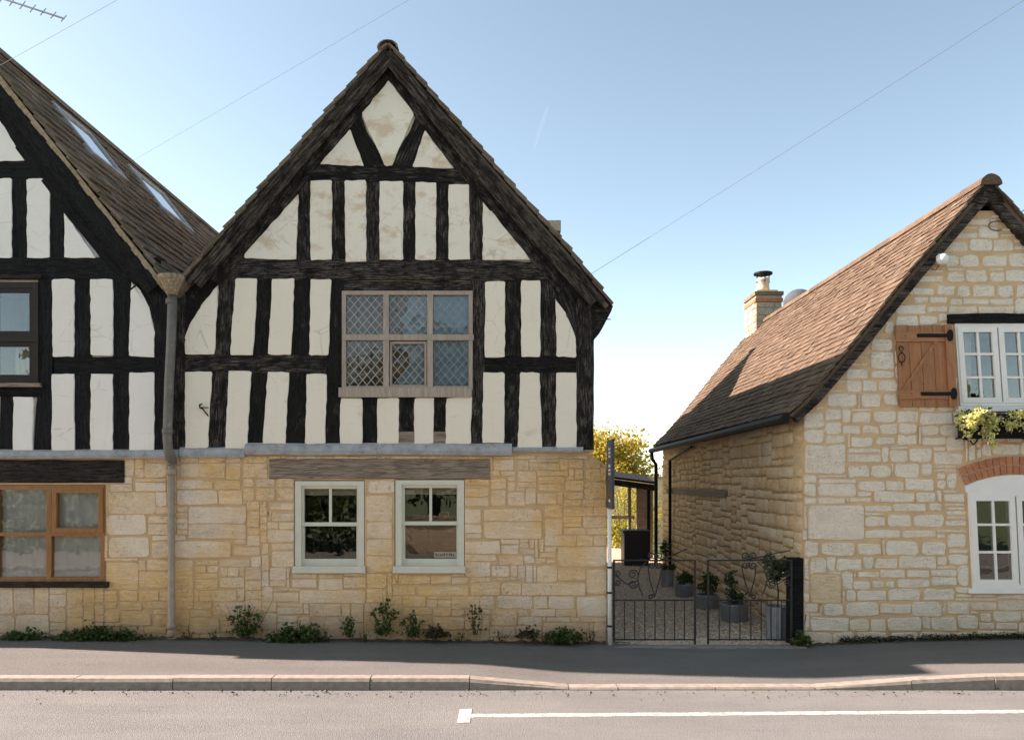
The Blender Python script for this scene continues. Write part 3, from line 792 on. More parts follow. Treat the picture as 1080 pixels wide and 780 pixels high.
# ================================================================== the timber-framed house with the gable (middle)
mid = thing('timber_framed_house', (X(408), F + .1, 0), 'cream and black timber-framed gabled house with two pale sash windows in golden stone', 'house')
W1, W2 = (310, 506, 384.5, 604), (416, 505, 490, 604)
open_mid = [W1, W2, (284, 484, 517, 505)]
def mid_free(px, py):
    if px < 181 or px > 639.5 or py < 480: return False
    if py < 492 and px > 640 - (492 - py) * 1.6: return False
    return not inside(px, py, open_mid)
sz = lambda i, j: ((8, 22), (5, 11)) if i < 150 else ((6, 17), (4, 9))
ms = px_wall(-262, 642, 480, 690, lambda a, b: mid_free(a, b) or (a < 181 and b > 481 and not inside(a, b, [(-58, 511, 111, 619), (-75, 482, 131, 511)])), MIDST, sz, 4)
mst = [to_m(q) for q in ms if (q[0] + q[2]) / 2 >= 181]
lst = [to_m(q) for q in ms if (q[0] + q[2]) / 2 < 181]
poly = [(X(183), -.3), (X(640), -.3), (X(640), Z(491)), (X(616), Z(474)), (X(183), Z(474))]
def hole(r): a, b, c, e = r; return rect(X(a), Z(e), X(c), Z(b))
mw = stone_wall(mid, 'wall', 'mortar_warm', poly, [hole(W1), hole(W2)], F + .006, F + .34, mst, 'stone_warm', .009, .12, .007, .010, .003, 'face', 0)

def sash(parent, r, mat='sage', bl=True):
    a, b, c, e = r
    w = ring(a + 1, b + 1, c - .5, e - 5, 6.5, -.005, -.12, tb=2, tt=5).build('window_frame', M[mat], parent)
    quadp(a - 2, e - 7, c + .5, e, .045, -.10).build('sill', M[mat], w)
    us = ring(a + 7.6, b + 6, c - 2 - 3, b + 48.5, 3.2, -.03, -.07, tb=4).build('upper_sash', M[mat], w)
    boxp((a + c) / 2 + 1.2 - 1.4, b + 9.3, (a + c) / 2 + 1.2 + 1.4, b + 44.4, -.034, -.066).build('glazing_bar', M[mat], us)
    ls = ring(a + 7.6, b + 45, c - 2 - 3, e - 8, 3.6, -.055, -.10, tb=7.0, tt=2.6).build('lower_sash', M[mat], w)
    m = (a + c) / 2 + 1.2
    for q in ((a + 10.5, b + 9, m - 1, b + 45), (m + 1, b + 9, c - 8, b + 45)):
        boxp(*q, -.046, -.050).build('pane', M['glass'], us)
    boxp(a + 10.8, b + 47, c - 8.2, e - 14, -.075, -.079).build('pane', M['glass'], ls)
    if bl: boxp(a + 9, b + 6, c - 6, b + 16, -.12, -.126).build('blind_or_sky_sheet', M['blind_or_sky_sheet'], w)
    room(w, a + 8, b + 6, c - 6, e - 8, 'room', 1.2, -.2)
    return w
sash(mid, W1); w2 = sash(mid, W2)
card = boxp(457.7, 581.5, 481, 587.6, -.105, -.108).build('window_card', M['cloth'], w2)
st = MB(); rg = random.Random(2); xx = 459.5
while xx < 479:
    ww = rg.uniform(.7, 1.6); st.box(X(xx, -.104), X(xx + ww, -.104), F + .1035, F + .1042, Z(586 - rg.choice((0, 0, .4)), -.104), Z(583.2 + rg.choice((0, 0, .7)), -.104)); xx += ww + rg.choice((.5, .6, 1.3))
st.build('card_lettering', M['soil'], mid)

# lead weathering over the stone, lintel
def lead(parent, a, b, c, e, d, droop=0):
    prof = [(0, F + .01), (0, F - d * .75), (.35, F - d), (.75, F - d * .92), (1, F - d * .35), (1.04, F + .01)]     # 0 bottom .. 1 top
    n = max(3, int((c - a) / 30)); vs_ = []; fs = []
    for i in range(n + 1):
        px = a + (c - a) * i / n; jz = rng.uniform(-.5, .5)
        for (t, y) in prof: vs_.append((X(px, d * .5), y + rng.uniform(-.003, .003), Z(e + (b - e) * t + jz, d * .5)))
    k = len(prof)
    for i in range(n):
        for q in range(k - 1): fs.append((i * k + q, (i + 1) * k + q, (i + 1) * k + q + 1, i * k + q + 1))
    fs.append(tuple(range(k))); fs.append(tuple(reversed(range(n * k, n * k + k))))
    return mk('lead_flashing', vs_, fs, M['lead'], parent)
lead(mid, 259, 467, 540, 479.5, .075); lead(mid, 190, 471.5, 258.5, 482, .06); lead(mid, 540.5, 470.5, 615, 476.5, .05)
timber(mid, 'lintel', [(284, 494.5), (400, 494.2), (517, 494.5)], 21, 'grey_oak', .006, .12, .4)

# upper storey backing wall
MW = (360, 306, 499, 418)
up = [(X(184), Z(476)), (X(626), Z(476)), (X(626), Z(312)), (X(409), Z(66)), (X(188), Z(300)), (X(184), Z(312))]
MB().prism(up, F + .012, F + .2, [hole(MW)]).build('upper_wall', M['plaster'], mid)
T = lambda *a, **k: timber(mid, *a, **k)
T('tie_beam', [(200, 283.5), (330, 284), (470, 284), (604, 287)], [20, 22, 22, 20], 'timber_top', d=.030)
T('collar', [(326, 182), (409, 182.5), (492, 185)], 18, 'timber_top', d=.027)
T('corner_post', [(187.5, 292), (188.5, 380), (187.5, 475)], [18, 15, 15], d=.028)
T('corner_post', [(617, 300), (617, 474)], 19, d=.028)
T('brace', [(226, 290), (213, 305), (200, 328), (191, 365)], [26, 26, 22, 10], d=.025)
T('brace', [(588, 292), (601, 318), (611, 345), (616, 372)], [18, 24, 20, 10], d=.025)
for p, w in (([(239.5, 290), (233.5, 384), (228, 475)], 21), ([(279, 290), (274.5, 384), (268.5, 475)], 20), ([(319, 290), (316, 384), (311, 471)], 23),
             ([(541, 292), (540.5, 384), (539, 474)], [19, 18, 17]), ([(578, 292), (578.5, 384), (579, 474)], [18, 18, 17])):
    T('stud', p, w, d=.019)
T('window_post', [(355.5, 290), (352.5, 384), (350, 471)], 17, d=.028); T('window_post', [(505, 294), (503.5, 380), (502.5, 471)], 16, d=.028)
T('window_head', [(349, 302), (500, 302)], 11, 'timber_top', d=.021)
T('rail', [(193, 383), (270, 383.5), (349, 384)], 19, 'timber_top', d=.024); T('rail', [(506, 384), (612, 384.5)], 18, 'timber_top', d=.024)
for px, y1, w in ((390, 468, 19), (428.8, 456, 18), (464, 456, 16)): T('short_stud', [(px, 414), (px, y1)], w, d=.02)
for a, c in ((420.5, 436.5), (456.5, 470.5)): boxp(a, 455, c, 468, .024, -.02).build('stud_foot', M['grey_oak'], mid)
for px, w in ((319.5, 16), (357, 16), (393, 16), (431.5, 15), (466.5, 15), (502, 16)): T('stud', [(px, 186), (px + rng.uniform(-1, 1), 276)], w, 'timber_top', d=.020)
T('brace', [(372, 122), (380, 142), (389, 160), (395, 178)], [17, 16, 20, 26], 'timber_top', d=.021)
T('brace', [(447, 122), (439, 142), (430, 160), (424, 178)], [17, 16, 20, 26], 'timber_top', d=.021)
T('rafter', [(408, 68), (345, 145), (284, 219), (222, 294)], [22, 24, 25, 26], 'timber_top', d=.033)
T('rafter', [(411, 68), (468, 143), (530, 220), (598, 300)], [22, 24, 24, 26], 'timber_top', d=.033)
for q in (([(410, 84), (437, 120), (413, 175), (406, 175), (381, 120)], 1), ([(369, 136), (384, 175), (337, 173)], 1), ([(448, 137), (479, 178), (435, 176)], 1),
          ([(315, 204), (312, 274), (257, 272), (258, 267)], 1), ([(327, 190), (350, 190), (350, 274), (327, 274)], 1), ([(363.5, 190), (386, 190), (386.5, 276), (364, 276)], 1),
          ([(400, 191), (425, 191), (425, 274), (400, 274)], 1), ([(438, 192), (460, 192), (460, 274), (438, 274)], 1), ([(473, 194), (495, 194), (495.5, 274), (473, 274)], 1),
          ([(509, 211), (560, 274), (509, 274)], 1),
          ([(230.5, 299), (226, 374), (195, 374), (195, 356), (201, 340), (212, 322)], 0), ([(248, 293.5), (271.5, 293.5), (266.5, 374), (242.5, 374)], 0),
          ([(287, 293.5), (310.5, 293.5), (307, 374), (282.5, 374)], 0), ([(327.5, 294), (349.5, 294), (346.5, 374.5), (326, 374.5)], 0),
          ([(195, 391.5), (223.5, 391.5), (219, 472.5), (195, 472.5)], 0), ([(241, 391), (265, 391), (260, 473), (237, 473)], 0), ([(282, 392), (305, 392), (300.5, 469), (277, 469)], 0),
          ([(323.5, 394), (345, 394), (343, 468), (321.5, 468)], 0), ([(359, 419.5), (382, 419.5), (382, 468), (358, 468)], 0), ([(397.5, 419.5), (421, 419.5), (420.5, 468), (398, 468)], 0),
          ([(437, 419.5), (458, 419.5), (457, 468), (436.5, 468)], 0), ([(470.5, 419.5), (497.5, 417), (496.5, 468), (470, 468)], 0),
          ([(512, 296.5), (533, 296.5), (532.5, 376.5), (511, 376.5)], 0), ([(549.5, 295.5), (570, 295.5), (570, 376), (549.5, 376)], 0), ([(586, 314), (597, 331), (607.5, 357), (608, 376.5), (587, 376)], 0),
          ([(509.5, 392.5), (532, 392.5), (532, 467), (508.5, 467)], 0), ([(548.5, 392.5), (569.5, 392.5), (572, 473), (546, 473)], 0), ([(586.5, 392.5), (608, 392.5), (608.5, 472), (586.5, 472)], 0)):
    panel(mid, q[0], 'plaster_old' if q[1] else 'plaster')

# oak pegs at the joints
for px, py in ((239, 284), (279, 284), (319, 285), (541, 287), (578, 287), (355, 284), (505, 287), (319.5, 182), (357, 182), (466, 183), (502, 184), (188, 384), (233, 384), (274, 384), (316, 384), (540, 384), (578, 384), (617, 384), (395, 176), (424, 176)):
    for dx, dy in ((-3.2, -2), (3, 2.4)):
        c_ = (X(px + dx, .034), Z(py + dy, .034)); r_ = .0105
        MB().prism([(c_[0] + r_ * math.cos(k * .785), c_[1] + r_ * math.sin(k * .785)) for k in range(8)], F - .0385, F - .02).build('peg', M['dark_lintel'], mid)
# leaded window
wf = ring(360.5, 306.5, 498.5, 411, 4.2, .046, -.05).build('leaded_window', M['grey_frame'], mid)
for px in (407, 453.5): boxp(px - 3, 309, px + 3, 409, .050, -.04).build('mullion', M['grey_frame'], wf)
boxp(361, 352.5, 499.5, 358.5, .054, -.04).build('transom', M['grey_frame'], wf)
boxp(357, 408.5, 497.5, 418.5, .060, -.05).build('sill', M['grey_frame'], wf)
ring(411, 360, 450, 408, 2.4, .034, -.0).build('casement', M['grey_frame'], wf)
def lattice(a, b, c, e, d, hw):
    mb = MB(); pit = 9.0; slope = 1.18
    W, H = c - a, e - b
    for sg in (1, -1):
        k = -int(H / slope / pit) - 2
        while k * pit < W + H / slope + pit:
            # x = a + k*pit + sg*(y-b)/slope
            x0 = a + k * pit - (0 if sg > 0 else 0); ts = []
            lo, hi = 0.0, H
            if sg > 0: lo = max(lo, (a - x0) * slope); hi = min(hi, (c - x0) * slope)
            else: lo = max(lo, (x0 - c) * slope); hi = min(hi, (x0 - a) * slope)
            if hi - lo > 1.5:
                p0 = (x0 + sg * lo / slope, b + lo); p1 = (x0 + sg * hi / slope, b + hi)
                A, B = Vector((X(p0[0], d), 0, Z(p0[1], d))), Vector((X(p1[0], d), 0, Z(p1[1], d))); t = (B - A).normalized(); n = Vector((-t.z, 0, t.x)) * hw
                y = F - d - (.0 if sg > 0 else .002)
                mb.hexa([(q.x, y, q.z) for q in (A - n, B - n, B + n, A + n)], [(q.x, y + .006, q.z) for q in (A - n, B - n, B + n, A + n)])
            k += 1
    return mb
for i, (a, c) in enumerate(((364.5, 404.5), (410, 451), (456, 494.8))):
    for (b, e) in ((310.5, 353), (358, 408)):
        g = boxp(a, b, c, e, .012, .009).build('pane', M['glass_old'], wf)
        lattice(a, b, c, e, .018, (.0032, .0026, .0024)[i]).build('lead_lattice', M['came_blue' if i == 2 else 'came'], wf)
for q in ([(456, 311), (495, 311), (495, 353), (456, 353)], [(456, 358), (495, 358), (495, 408), (456, 408)],
          [(432, 312), (451, 312), (451, 353), (424, 353), (426, 342), (421, 336), (428, 330)],
          [(411, 360), (451, 360), (451, 408), (415, 408), (424, 394), (432, 383), (430, 372), (422, 367), (416, 370), (411, 366)]):
    MB().prism([(X(a, -.03), Z(b, -.03)) for a, b in q], F + .03, F + .034).build('blind_or_sky_sheet', M['sky_reflection'], wf)  # blue sheets standing in for sky reflected in these panes
for a, c in ((363, 406), (409, 436)):
    for k in range(3): boxp(a + (c - a) * k / 3 + .3, 309, a + (c - a) * (k + 1) / 3 - .3, 409, -.075 - .004 * (k % 2), -.09).build('brown_backing_board', M['room_brown'], wf)  # brown boards added close to the glass, as the room behind is unlit
room(wf, 364, 310, 496, 408, 'room_brown', .7, -.2)
# iron hook on the plaster
hk = MB().tube([(X(221), F - .03, Z(439)), (X(217), F - .06, Z(433)), (X(215.5), F - .065, Z(430))], .008, 6).tube([(X(215.5), F - .065, Z(431)), (X(213.5), F - .07, Z(430.5)), (X(213), F - .07, Z(427.5)), (X(215.5), F - .07, Z(426.5))], .010, 6)
hk.tube([(X(214.5), F - .066, Z(430)), (X(221.5), F - .03, Z(430))], .005, 5)
tag(hk.build('iron_hook', M['iron']), 'small black iron hook fixed to a cream plaster panel', 'hook')

# roof of the middle house
DR = .16
pr = lambda px, py, d=DR: (X(px, d), Z(py, d))
apx = pr(409, 48)
lp = [pr(181, 309), pr(250, 231), apx]; rp = [pr(643, 321), pr(600, 266), pr(520, 176), apx]
YB = 18.4
roof(mid, 'roof', lp, F - DR, YB, .19, .26, .028, 'slate', 21, False, 26, None, F + .05)
roof(mid, 'roof', rp, F - DR, YB, .19, .26, .028, 'slate', 22, True, 60, None, F + .3)
rt = MB()
for k in range(22):
    y0 = F - DR - .02 + k * .44
    if y0 > YB - .3: break
    pts = [(math.cos(a) * .12, math.sin(a) * .09) for a in [math.pi * q / 8 for q in range(9)]]
    inn = [(math.cos(a) * .10, math.sin(a) * .085) for a in [math.pi * q / 8 for q in range(9)]]
    pp = [(apx[0] + a, apx[1] - .03 + b + rng.uniform(-.002, .002)) for a, b in pts] + [(apx[0] + a, apx[1] - .03 + b) for a, b in reversed(inn)]
    MB().prism(pp, y0, y0 + .436).build('ridge_tile', M['slate'], mid)
for q, w in (([(409, 60), (300, 186), (206, 299)], 13), ([(409.5, 60), (520, 196), (628, 318)], 13)):
    timber(mid, 'bargeboard', q, w, 'barge', d=DR - .03, th=.03, jit=.3)
for q, w in (([(409, 54), (300, 178), (198, 298)], 7), ([(409.5, 54), (520, 187), (636, 318)], 7)):
    timber(mid, 'verge_moulding', q, w, 'barge', d=DR - .01, th=.05, jit=.4)
# soffits behind the bargeboards close the verge
for q in ([(409, 66), (409, 56), (200, 300), (212, 300)], [(409, 66), (409, 56), (632, 320), (618, 320)]):
    MB().prism([(X(a, .1), Z(b, .1)) for a, b in q], F - DR + .06, F + .05).build('soffit', M['timber_smooth'], mid)
# right eave: boxed gutter end and bracket
MB().prism([pr(625, 314), pr(648, 320), pr(646, 326), pr(636, 345), pr(626, 357)], F - .05, F + .25).build('eave_bracket', M['timber'], mid)
MB().tube([(X(626), F - .06, Z(338)), (X(643), F - .1, Z(338.5))], .006, 5).build('iron_tie', M['rusty_iron'], mid)
# sides, back and the rear wing with its own gable
MB().box(X(622) - .3, X(622), F + .2, YB - .2, -.2, Z(315)).build('side_wall', M['plaster_white'], mid)  # unseen wall, made white to bounce light into the passage
MB().box(X(188), X(622), YB - .4, YB - .15, -.2, Z(315)).build('back_wall', M['stone_side'], mid)
MB().prism([(X(192) + .1, Z(315)), (X(622) - .1, Z(315)), (apx[0], apx[1] - .15)], YB - .4, YB - .15).build('back_gable', M['stone_side'], mid)
gw = [(13.6, 3.6), (18.2, 3.6), (18.2, 4.35), (15.8, 6.72), (13.6, 4.55)]
mb = MB(); n = len(gw)
mb.add([(.62, a, b) for a, b in gw] + [(.88, a, b) for a, b in gw], [tuple(range(n)), tuple(reversed(range(n, 2 * n)))] + [(i, i + n, (i + 1) % n + n, (i + 1) % n) for i in range(n)])
mb.build('wing_gable', M['stone_far'], mid)
for s_, (ye, ze) in ((0, (13.35, 4.35)), (1, (18.45, 4.15))):
    a = [(-2.2, 15.8, 6.82), (.93, 15.8, 6.82), (.93, ye, ze), (-2.2, ye, ze)]
    MB().hexa(a, [(p[0], p[1], p[2] - .1) for p in a]).build('wing_roof', M['slate'], mid)
for k in range(5): MB().box(.60 + rng.uniform(0, .02), .95 + rng.uniform(0, .02), 15.62, 15.98, 6.70 + k * .0, 6.90).build('coping_stone', M['stone_far'], mid) if k == 0 else None
# downpipe of pale plastic beside the gate
dp = MB().tube([(X(642.3), F - .04, Z(530)), (X(642.6), F - .04, -.05)], .024, 10).build('drainpipe', M['white'], mid, True)
for py in (597.5, 624, 659): MB().tube([(X(642.5), F - .04, Z(py + 1)), (X(642.5), F - .04, Z(py - 1))], .031, 10).build('pipe_bracket', M['iron'], dp)

# blade sign
sx = X(641.2)
sg = thing('blade_sign', (sx, 8.95, Z(536)), 'narrow tall navy sign board fixed edge-on at the stone corner above the pale drainpipe', 'sign')
MB().box(sx - .014, sx + .016, 8.74, F + .01, Z(536, .2), Z(464, .2)).build('board', M['navy'], sg)
lt = MB(); zz = Z(472, .2)
for k, hgt in enumerate((.028, .03, .03, .0, .034, .032, .03)):
    if hgt:
        for yy, ww in ((8.86, .03), (8.92, .05), (9.0, .03)): lt.box(sx - .0165, sx - .0142, yy, yy + ww, zz - hgt, zz - hgt * (.3 if yy == 8.92 else 0))
    zz -= (hgt or .05) + .012
lt.box(sx - .0165, sx - .0142, 8.88, 9.0, Z(529, .2), Z(526, .2))
lt.build('lettering', M['white_plastic'], sg)

# ================================================================== the timber-framed house at the end of the row (its gable runs out of the picture)
left = thing('timber_framed_house', (X(-38), F + .1, 0), 'white and black timber-framed house with brown-framed windows and two roof lights', 'house')
LWIN, LUP = (-58, 511, 111, 613), (-117, 297, 41, 405)
stone_wall(left, 'wall', 'mortar_warm', [(X(-262), -.3), (X(182.6), -.3), (X(182.6), Z(480)), (X(-262), Z(480))], [hole(LWIN)], F + .006, F + .34, lst, 'stone_warm', .009, .12, .007, .010, .003, 'face', 0)
timber(left, 'lintel', [(-75, 496.5), (131, 497)], 24, 'dark_lintel', .014, .12, .3)
lead(left, -262, 473.5, 189, 483, .065)
upl = [(X(-262), Z(478)), (X(182), Z(478)), (X(182), Z(300)), (X(165), Z(285)), (X(-42), Z(52)), (X(-245), Z(285)), (X(-262), Z(300))]
MB().prism(upl, F + .012, F + .2, [hole(LUP)]).build('upper_wall', M['plaster_white'], left)
L_ = lambda *a, **k: timber(left, *a, **k)
sm = 'timber_smooth'
L_('tie_beam', [(-250, 283), (-40, 282.5), (166, 283)], 23, sm, d=.031)
L_('collar', [(-118, 178.5), (42, 178.5)], 18, sm, d=.027)
mir = lambda x: -76 - x
for m_ in (lambda x: x, mir):
    L_('corner_post', [(m_(172), 290), (m_(172), 477)], 19, sm, d=.029)
    L_('brace', [(m_(147), 290), (m_(163), 312), (m_(171), 338), (m_(175), 368)], [22, 22, 18, 8], sm, d=.026)
    for px, w in ((86.5, 18), (127.5, 18)): L_('stud', [(m_(px), 290), (m_(px + .5), 478)], w, sm, d=.02)
    L_('window_post', [(m_(48), 290), (m_(47.5), 400), (m_(45), 478)], [16, 16, 20], sm, d=.028)
    L_('rail', [(m_(57), 385), (m_(164), 385)], 18, sm, d=.024)
    L_('stud', [(m_(7), 408), (m_(6.5), 478)], 15, sm, d=.02)
    L_('stud', [(m_(20), 182), (m_(20), 277)], 16, sm, d=.02); L_('stud', [(m_(59.5), 190), (m_(59.5), 277)], 16, sm, d=.023)
    L_('rafter', [(-38, 62), (m_(56), 184), (m_(146), 300)], 30, sm, d=.033)
    for q in ([(-2 if m_(0) == 0 else mir(-2), 92), (m_(27), 170), (m_(-2), 170)],):
        pass
    for q in ([(54.8, 294), (78, 294), (78, 376), (55, 376)], [(95, 294), (119, 294), (119, 375), (95.5, 375)], [(138, 295), (149, 308), (158, 326), (163, 350), (163, 376.5), (135.5, 375)],
              [(14, 418), (35, 418), (34, 475.5), (13, 475.5)], [(54.5, 394), (78, 394), (78, 475.5), (54, 475.5)], [(95.5, 394), (119, 394), (118.5, 475.5), (95, 475.5)], [(136, 392.5), (163, 392.5), (163, 475.5), (136, 475.5)],
              [(-10, 188), (12, 188), (12, 272), (-10, 272)], [(28, 188), (46, 188), (52, 197), (52, 272), (28, 272)], [(67.5, 224), (101, 272), (67.5, 272)], [(-3, 122), (26, 169), (-3, 170)]):
        panel(left, [(m_(a), b) for a, b in (q if m_ is not mir else q[::-1])], 'plaster_white')
L_('window_rail', [(-120, 411.5), (43, 411.5)], 13, sm, d=.025)
L_('king_post', [(-38, 60), (-38, 172)], 16, sm, d=.024)
L_('stud', [(-38, 412), (-38, 477)], 40, sm, d=.017)
# upper casement
uw = ring(-116, 297.5, 40, 404, 6, .036, -.05).build('casement_window', M['brown_frame'], left)
for px in (-64, -12): boxp(px - 4, 300, px + 4, 402, .04, -.04).build('mullion', M['brown_frame'], uw)
boxp(-117, 354, 40, 360, .043, -.04).build('transom', M['brown_frame'], uw)
boxp(-118, 403.5, 41.5, 407.5, .075, -.05).build('sill', M['grey_oak'], uw); boxp(-118, 289, 43, 293.5, .06, .0).build('drip_board', M['dark_lintel'], uw)
for a, c in ((-111, -68), (-60, -16), (-8, 36)):
    for b, e in ((303, 354), (360, 400)):
        ring(a, b, c, e, 5, .024, -.02).build('casement', M['brown_frame'], uw); boxp(a + 3, b + 3, c - 3, e - 3, .0, -.004).build('pane', M['glass'], uw)
room(uw, -112, 302, 37, 400, 'room', .9, -.2)
def curtain(parent, a, b, c, e, d, mat, folds, amp=.02):
    vs_ = []; fs = []; n = folds * 6
    for i in range(n + 1):
        xx = X(a + (c - a) * i / n, d); y = F - d + math.sin(i / 6 * 2 * math.pi) * amp
        vs_ += [(xx, y, Z(e, d)), (xx, y, Z(b, d))]
    for i in range(n): fs.append((2 * i, 2 * i + 2, 2 * i + 3, 2 * i + 1))
    return mk('curtain', vs_, fs, M[mat], parent, True)
curtain(uw, 16, 360, 38, 402, -.12, 'blind_or_sky_sheet', 4); curtain(uw, -113, 303, -80, 402, -.12, 'blind_or_sky_sheet', 5)
# wooden ground-floor window
gwn = ring(-57, 511.5, 110.5, 613, 4.5, .0, -.10).build('wooden_window', M['orange_wood'], left)
for px in (-4, 51.3): boxp(px - 2.6, 515, px + 2.6, 610, -.006, -.08).build('mullion', M['orange_wood'], gwn)
boxp(-54, 561, 107, 565, -.003, -.08).build('transom', M['orange_wood'], gwn)
boxp(-62, 613.5, 113, 619.5, .055, -.1).build('sill', M['dark_lintel'], gwn)
ring(54.2, 514.5, 108.5, 561.5, 5, .012, -.05).build('casement', M['orange_wood'], gwn)
for a, b, c, e in ((-54, 515, -6, 561), (-2, 515, 49, 561), (56, 517, 106, 560), (-54, 565, -6, 611), (-2, 565, 49, 611), (53, 565, 106, 611)): boxp(a, b, c, e, -.03, -.034).build('pane', M['glass'], gwn)
curtain(gwn, -2, 513, 112, 613, -.085, 'cloth', 9, .010); curtain(gwn, -57, 513, -4, 613, -.085, 'cloth', 5, .010)
room(gwn, -57, 512, 110, 612, 'room', .9, -.22)
# roof
DL = .12
pl = lambda px, py: (X(px, DL), Z(py, DL))
ap = pl(-41, 27); ylb = 17.4
lpr = [pl(181, 309), pl(150, 268), ap]; lpl = [(2 * ap[0] - p[0], p[1]) for p in lpr]
def sky_hole(x, y): return -6.02 < x < -5.44 and (10.3 < y < 11.35 or 12.35 < y < 13.7)
roof(left, 'roof', lpr, F - DL, ylb, .20, .24, .032, 'slate', 31, True, 280, sky_hole, F + 3.2)
roof(left, 'roof', lpl, F - DL, ylb, .20, .24, .032, 'slate', 32, False, 0)
for k in range(20):
    y0 = F - DL - .02 + k * .44
    if y0 > ylb - .3: break
    pp = [(ap[0] + math.cos(math.pi * q / 8) * .14, ap[1] - .05 + math.sin(math.pi * q / 8) * .13) for q in range(9)]
    MB().prism(pp, y0, y0 + .436).build('ridge_tile', M['slate'], left)
sl2 = (lpr[1][1] - ap[1]) / (lpr[1][0] - ap[0]); tt = Vector((1, 0, sl2)).normalized(); nn = Vector((-sl2, 0, 1)).normalized()
for y0, y1 in ((10.35, 11.3), (12.4, 13.65)):
    b0 = Vector((-6.0, 0, ap[1] + sl2 * (-6.0 - ap[0]))); b1 = Vector((-5.46, 0, ap[1] + sl2 * (-5.46 - ap[0])))
    def q4(u0, u1, v0, v1, h): return [tuple(b0.lerp(b1, u) + nn * h + Vector((0, y0 + (y1 - y0) * v, 0))) for u, v in ((u0, v0), (u1, v0), (u1, v1), (u0, v1))]
    fr = MB()
    for (u0, u1, v0, v1) in ((0, 1, 0, .07), (0, 1, .93, 1), (0, .08, .07, .93), (.92, 1, .07, .93)): fr.hexa(q4(u0, u1, v0, v1, .0), q4(u0, u1, v0, v1, .085))
    so_ = fr.build('roof_light', M['lead'], left)
    MB().hexa(q4(.08, .92, .07, .93, .055), q4(.08, .92, .07, .93, .062)).build('pane', M['glass_sky'], so_)
    f0 = q4(1.02, 1.22, -.08, 1.08, .05); MB().hexa(q4(1.02, 1.22, -.08, 1.08, .045), f0).build('apron', M['lead'], so_)
for m_ in (lambda x: x, mir):
    L_('bargeboard', [(-38, 45), (m_(150), 287), (m_(163), 303)], 20, sm, d=DL - .02, th=.03, jit=.25)
vm = MB(); a, b = Vector((lpr[0][0], 0, lpr[0][1])), Vector((ap[0], 0, ap[1]))
pts = [a.lerp(b, t / 40) for t in range(41)]
for p, q in zip(pts, pts[1:]):
    n1 = nn * .02; w_ = rng.uniform(.028, .05)
    vm.hexa([tuple(k + Vector((0, F - DL - .004 + rng.uniform(-.006, .006), 0))) for k in (p - n1 * .6 - nn * w_, q - n1 * .6 - nn * w_, q, p)], [tuple(k + Vector((0, F - DL + .05, 0))) for k in (p - n1 - nn * .03, q - n1 - nn * .03, q, p)])
vm.build('verge_mortar', M['verge_mortar'], left)
MB().prism([(X(-41, .06), Z(60, .06)), (X(-41, .06), Z(36, .06)), (X(160, .06), Z(298, .06)), (X(140, .06), Z(298, .06))], F - DL + .04, F + .05).build('soffit', M['timber_smooth'], left)
MB().box(X(-260), X(-255), F + .3, ylb - .2, -.2, Z(300)).build('side_wall', M['stone_side'], left)
MB().box(X(-258), X(182), ylb - .4, ylb - .15, -.2, Z(300)).build('back_wall', M['stone_side'], left)
MB().prism([(X(-250), Z(300)), (X(175), Z(300)), (ap[0], ap[1] - .2)], ylb - .4, ylb - .15).build('back_gable', M['stone_side'], left)
# hopper head and pipe between the two houses
rwp = thing('rainwater_pipe', (X(181), F - .09, .0), 'flaking grey rainwater pipe with funnel hopper head between the two timbered houses', 'drainpipe')
HY = F - .15
MB().lathe([(.055, 0), (.075, .05), (.115, .12), (.145, .17), (.15, .215), (.12, .225), (.1, .20)], (X(181.5, .15), HY, Z(311, .15)), 12, .02).build('hopper_head', M['hopper'], rwp, True)
MB().tube([(X(182, .12), HY + .03, Z(312, .12)), (X(180.5, .12), HY + .03, Z(360, .12)), (X(178.5, .12), HY + .03, Z(400, .12)), (X(176.5, .12), HY + .03, Z(462, .12)), (X(177.5, .12), HY + .04, Z(476, .12)), (X(180.8, .1), F - .07, Z(489, .1))], .052, 12).build('upper_pipe', M['pipe'], rwp, True)
lo_ = MB().tube([(X(180.8, .07), F - .07, Z(484, .07)), (X(180.8, .07), F - .07, Z(664, .07)), (X(180.8, .07), F - .1, Z(671, .07))], .040, 12).build('lower_pipe', M['pipe_tan'], rwp, True)
for py, r in ((487, .054), (497.5, .056), (660, .052)): MB().tube([(X(180.8, .07), F - .07, Z(py + 3, .07)), (X(180.8, .07), F - .07, Z(py - 3, .07))], r, 12).build('pipe_collar', M['pipe_tan'], lo_, True)
for py in (318, 455): MB().tube([(X(180.5 if py < 400 else 176.7, .12), HY + .03, Z(py + 2.5, .12)), (X(180.5 if py < 400 else 176.7, .12), HY + .03, Z(py - 2.5, .12))], .060, 12).build('pipe_collar', M['pipe'], rwp, True)
# chimney that carries the aerial (just out of the picture)
MB().box(-8.0, -7.25, 10.6, 11.4, 4.6, 7.7).build('chimney', M['stone_far'], left)
an = thing('television_aerial', (-7.4, 11, 7.68), 'grey multi-element television aerial on a mast above the roof ridge', 'aerial')
MB().tube([(-7.4, 11, 7.68), (-7.4, 11, 8.75)], .02, 6).build('mast', M['galv'], an)
A, B = Vector((-7.5, 11, 8.60)), Vector((-6.14, 11, 8.16))
MB().tube([A, B], .012, 6).build('boom', M['galv'], an)
for k in range(10):
    p = A.lerp(B, .06 + k / 9 * .935); h = .085 - k * .003
    MB().tube([p - Vector((0.02, .03, h)), p + Vector((0.02, .03, h))], .007, 5).build('element', M['galv'], an)

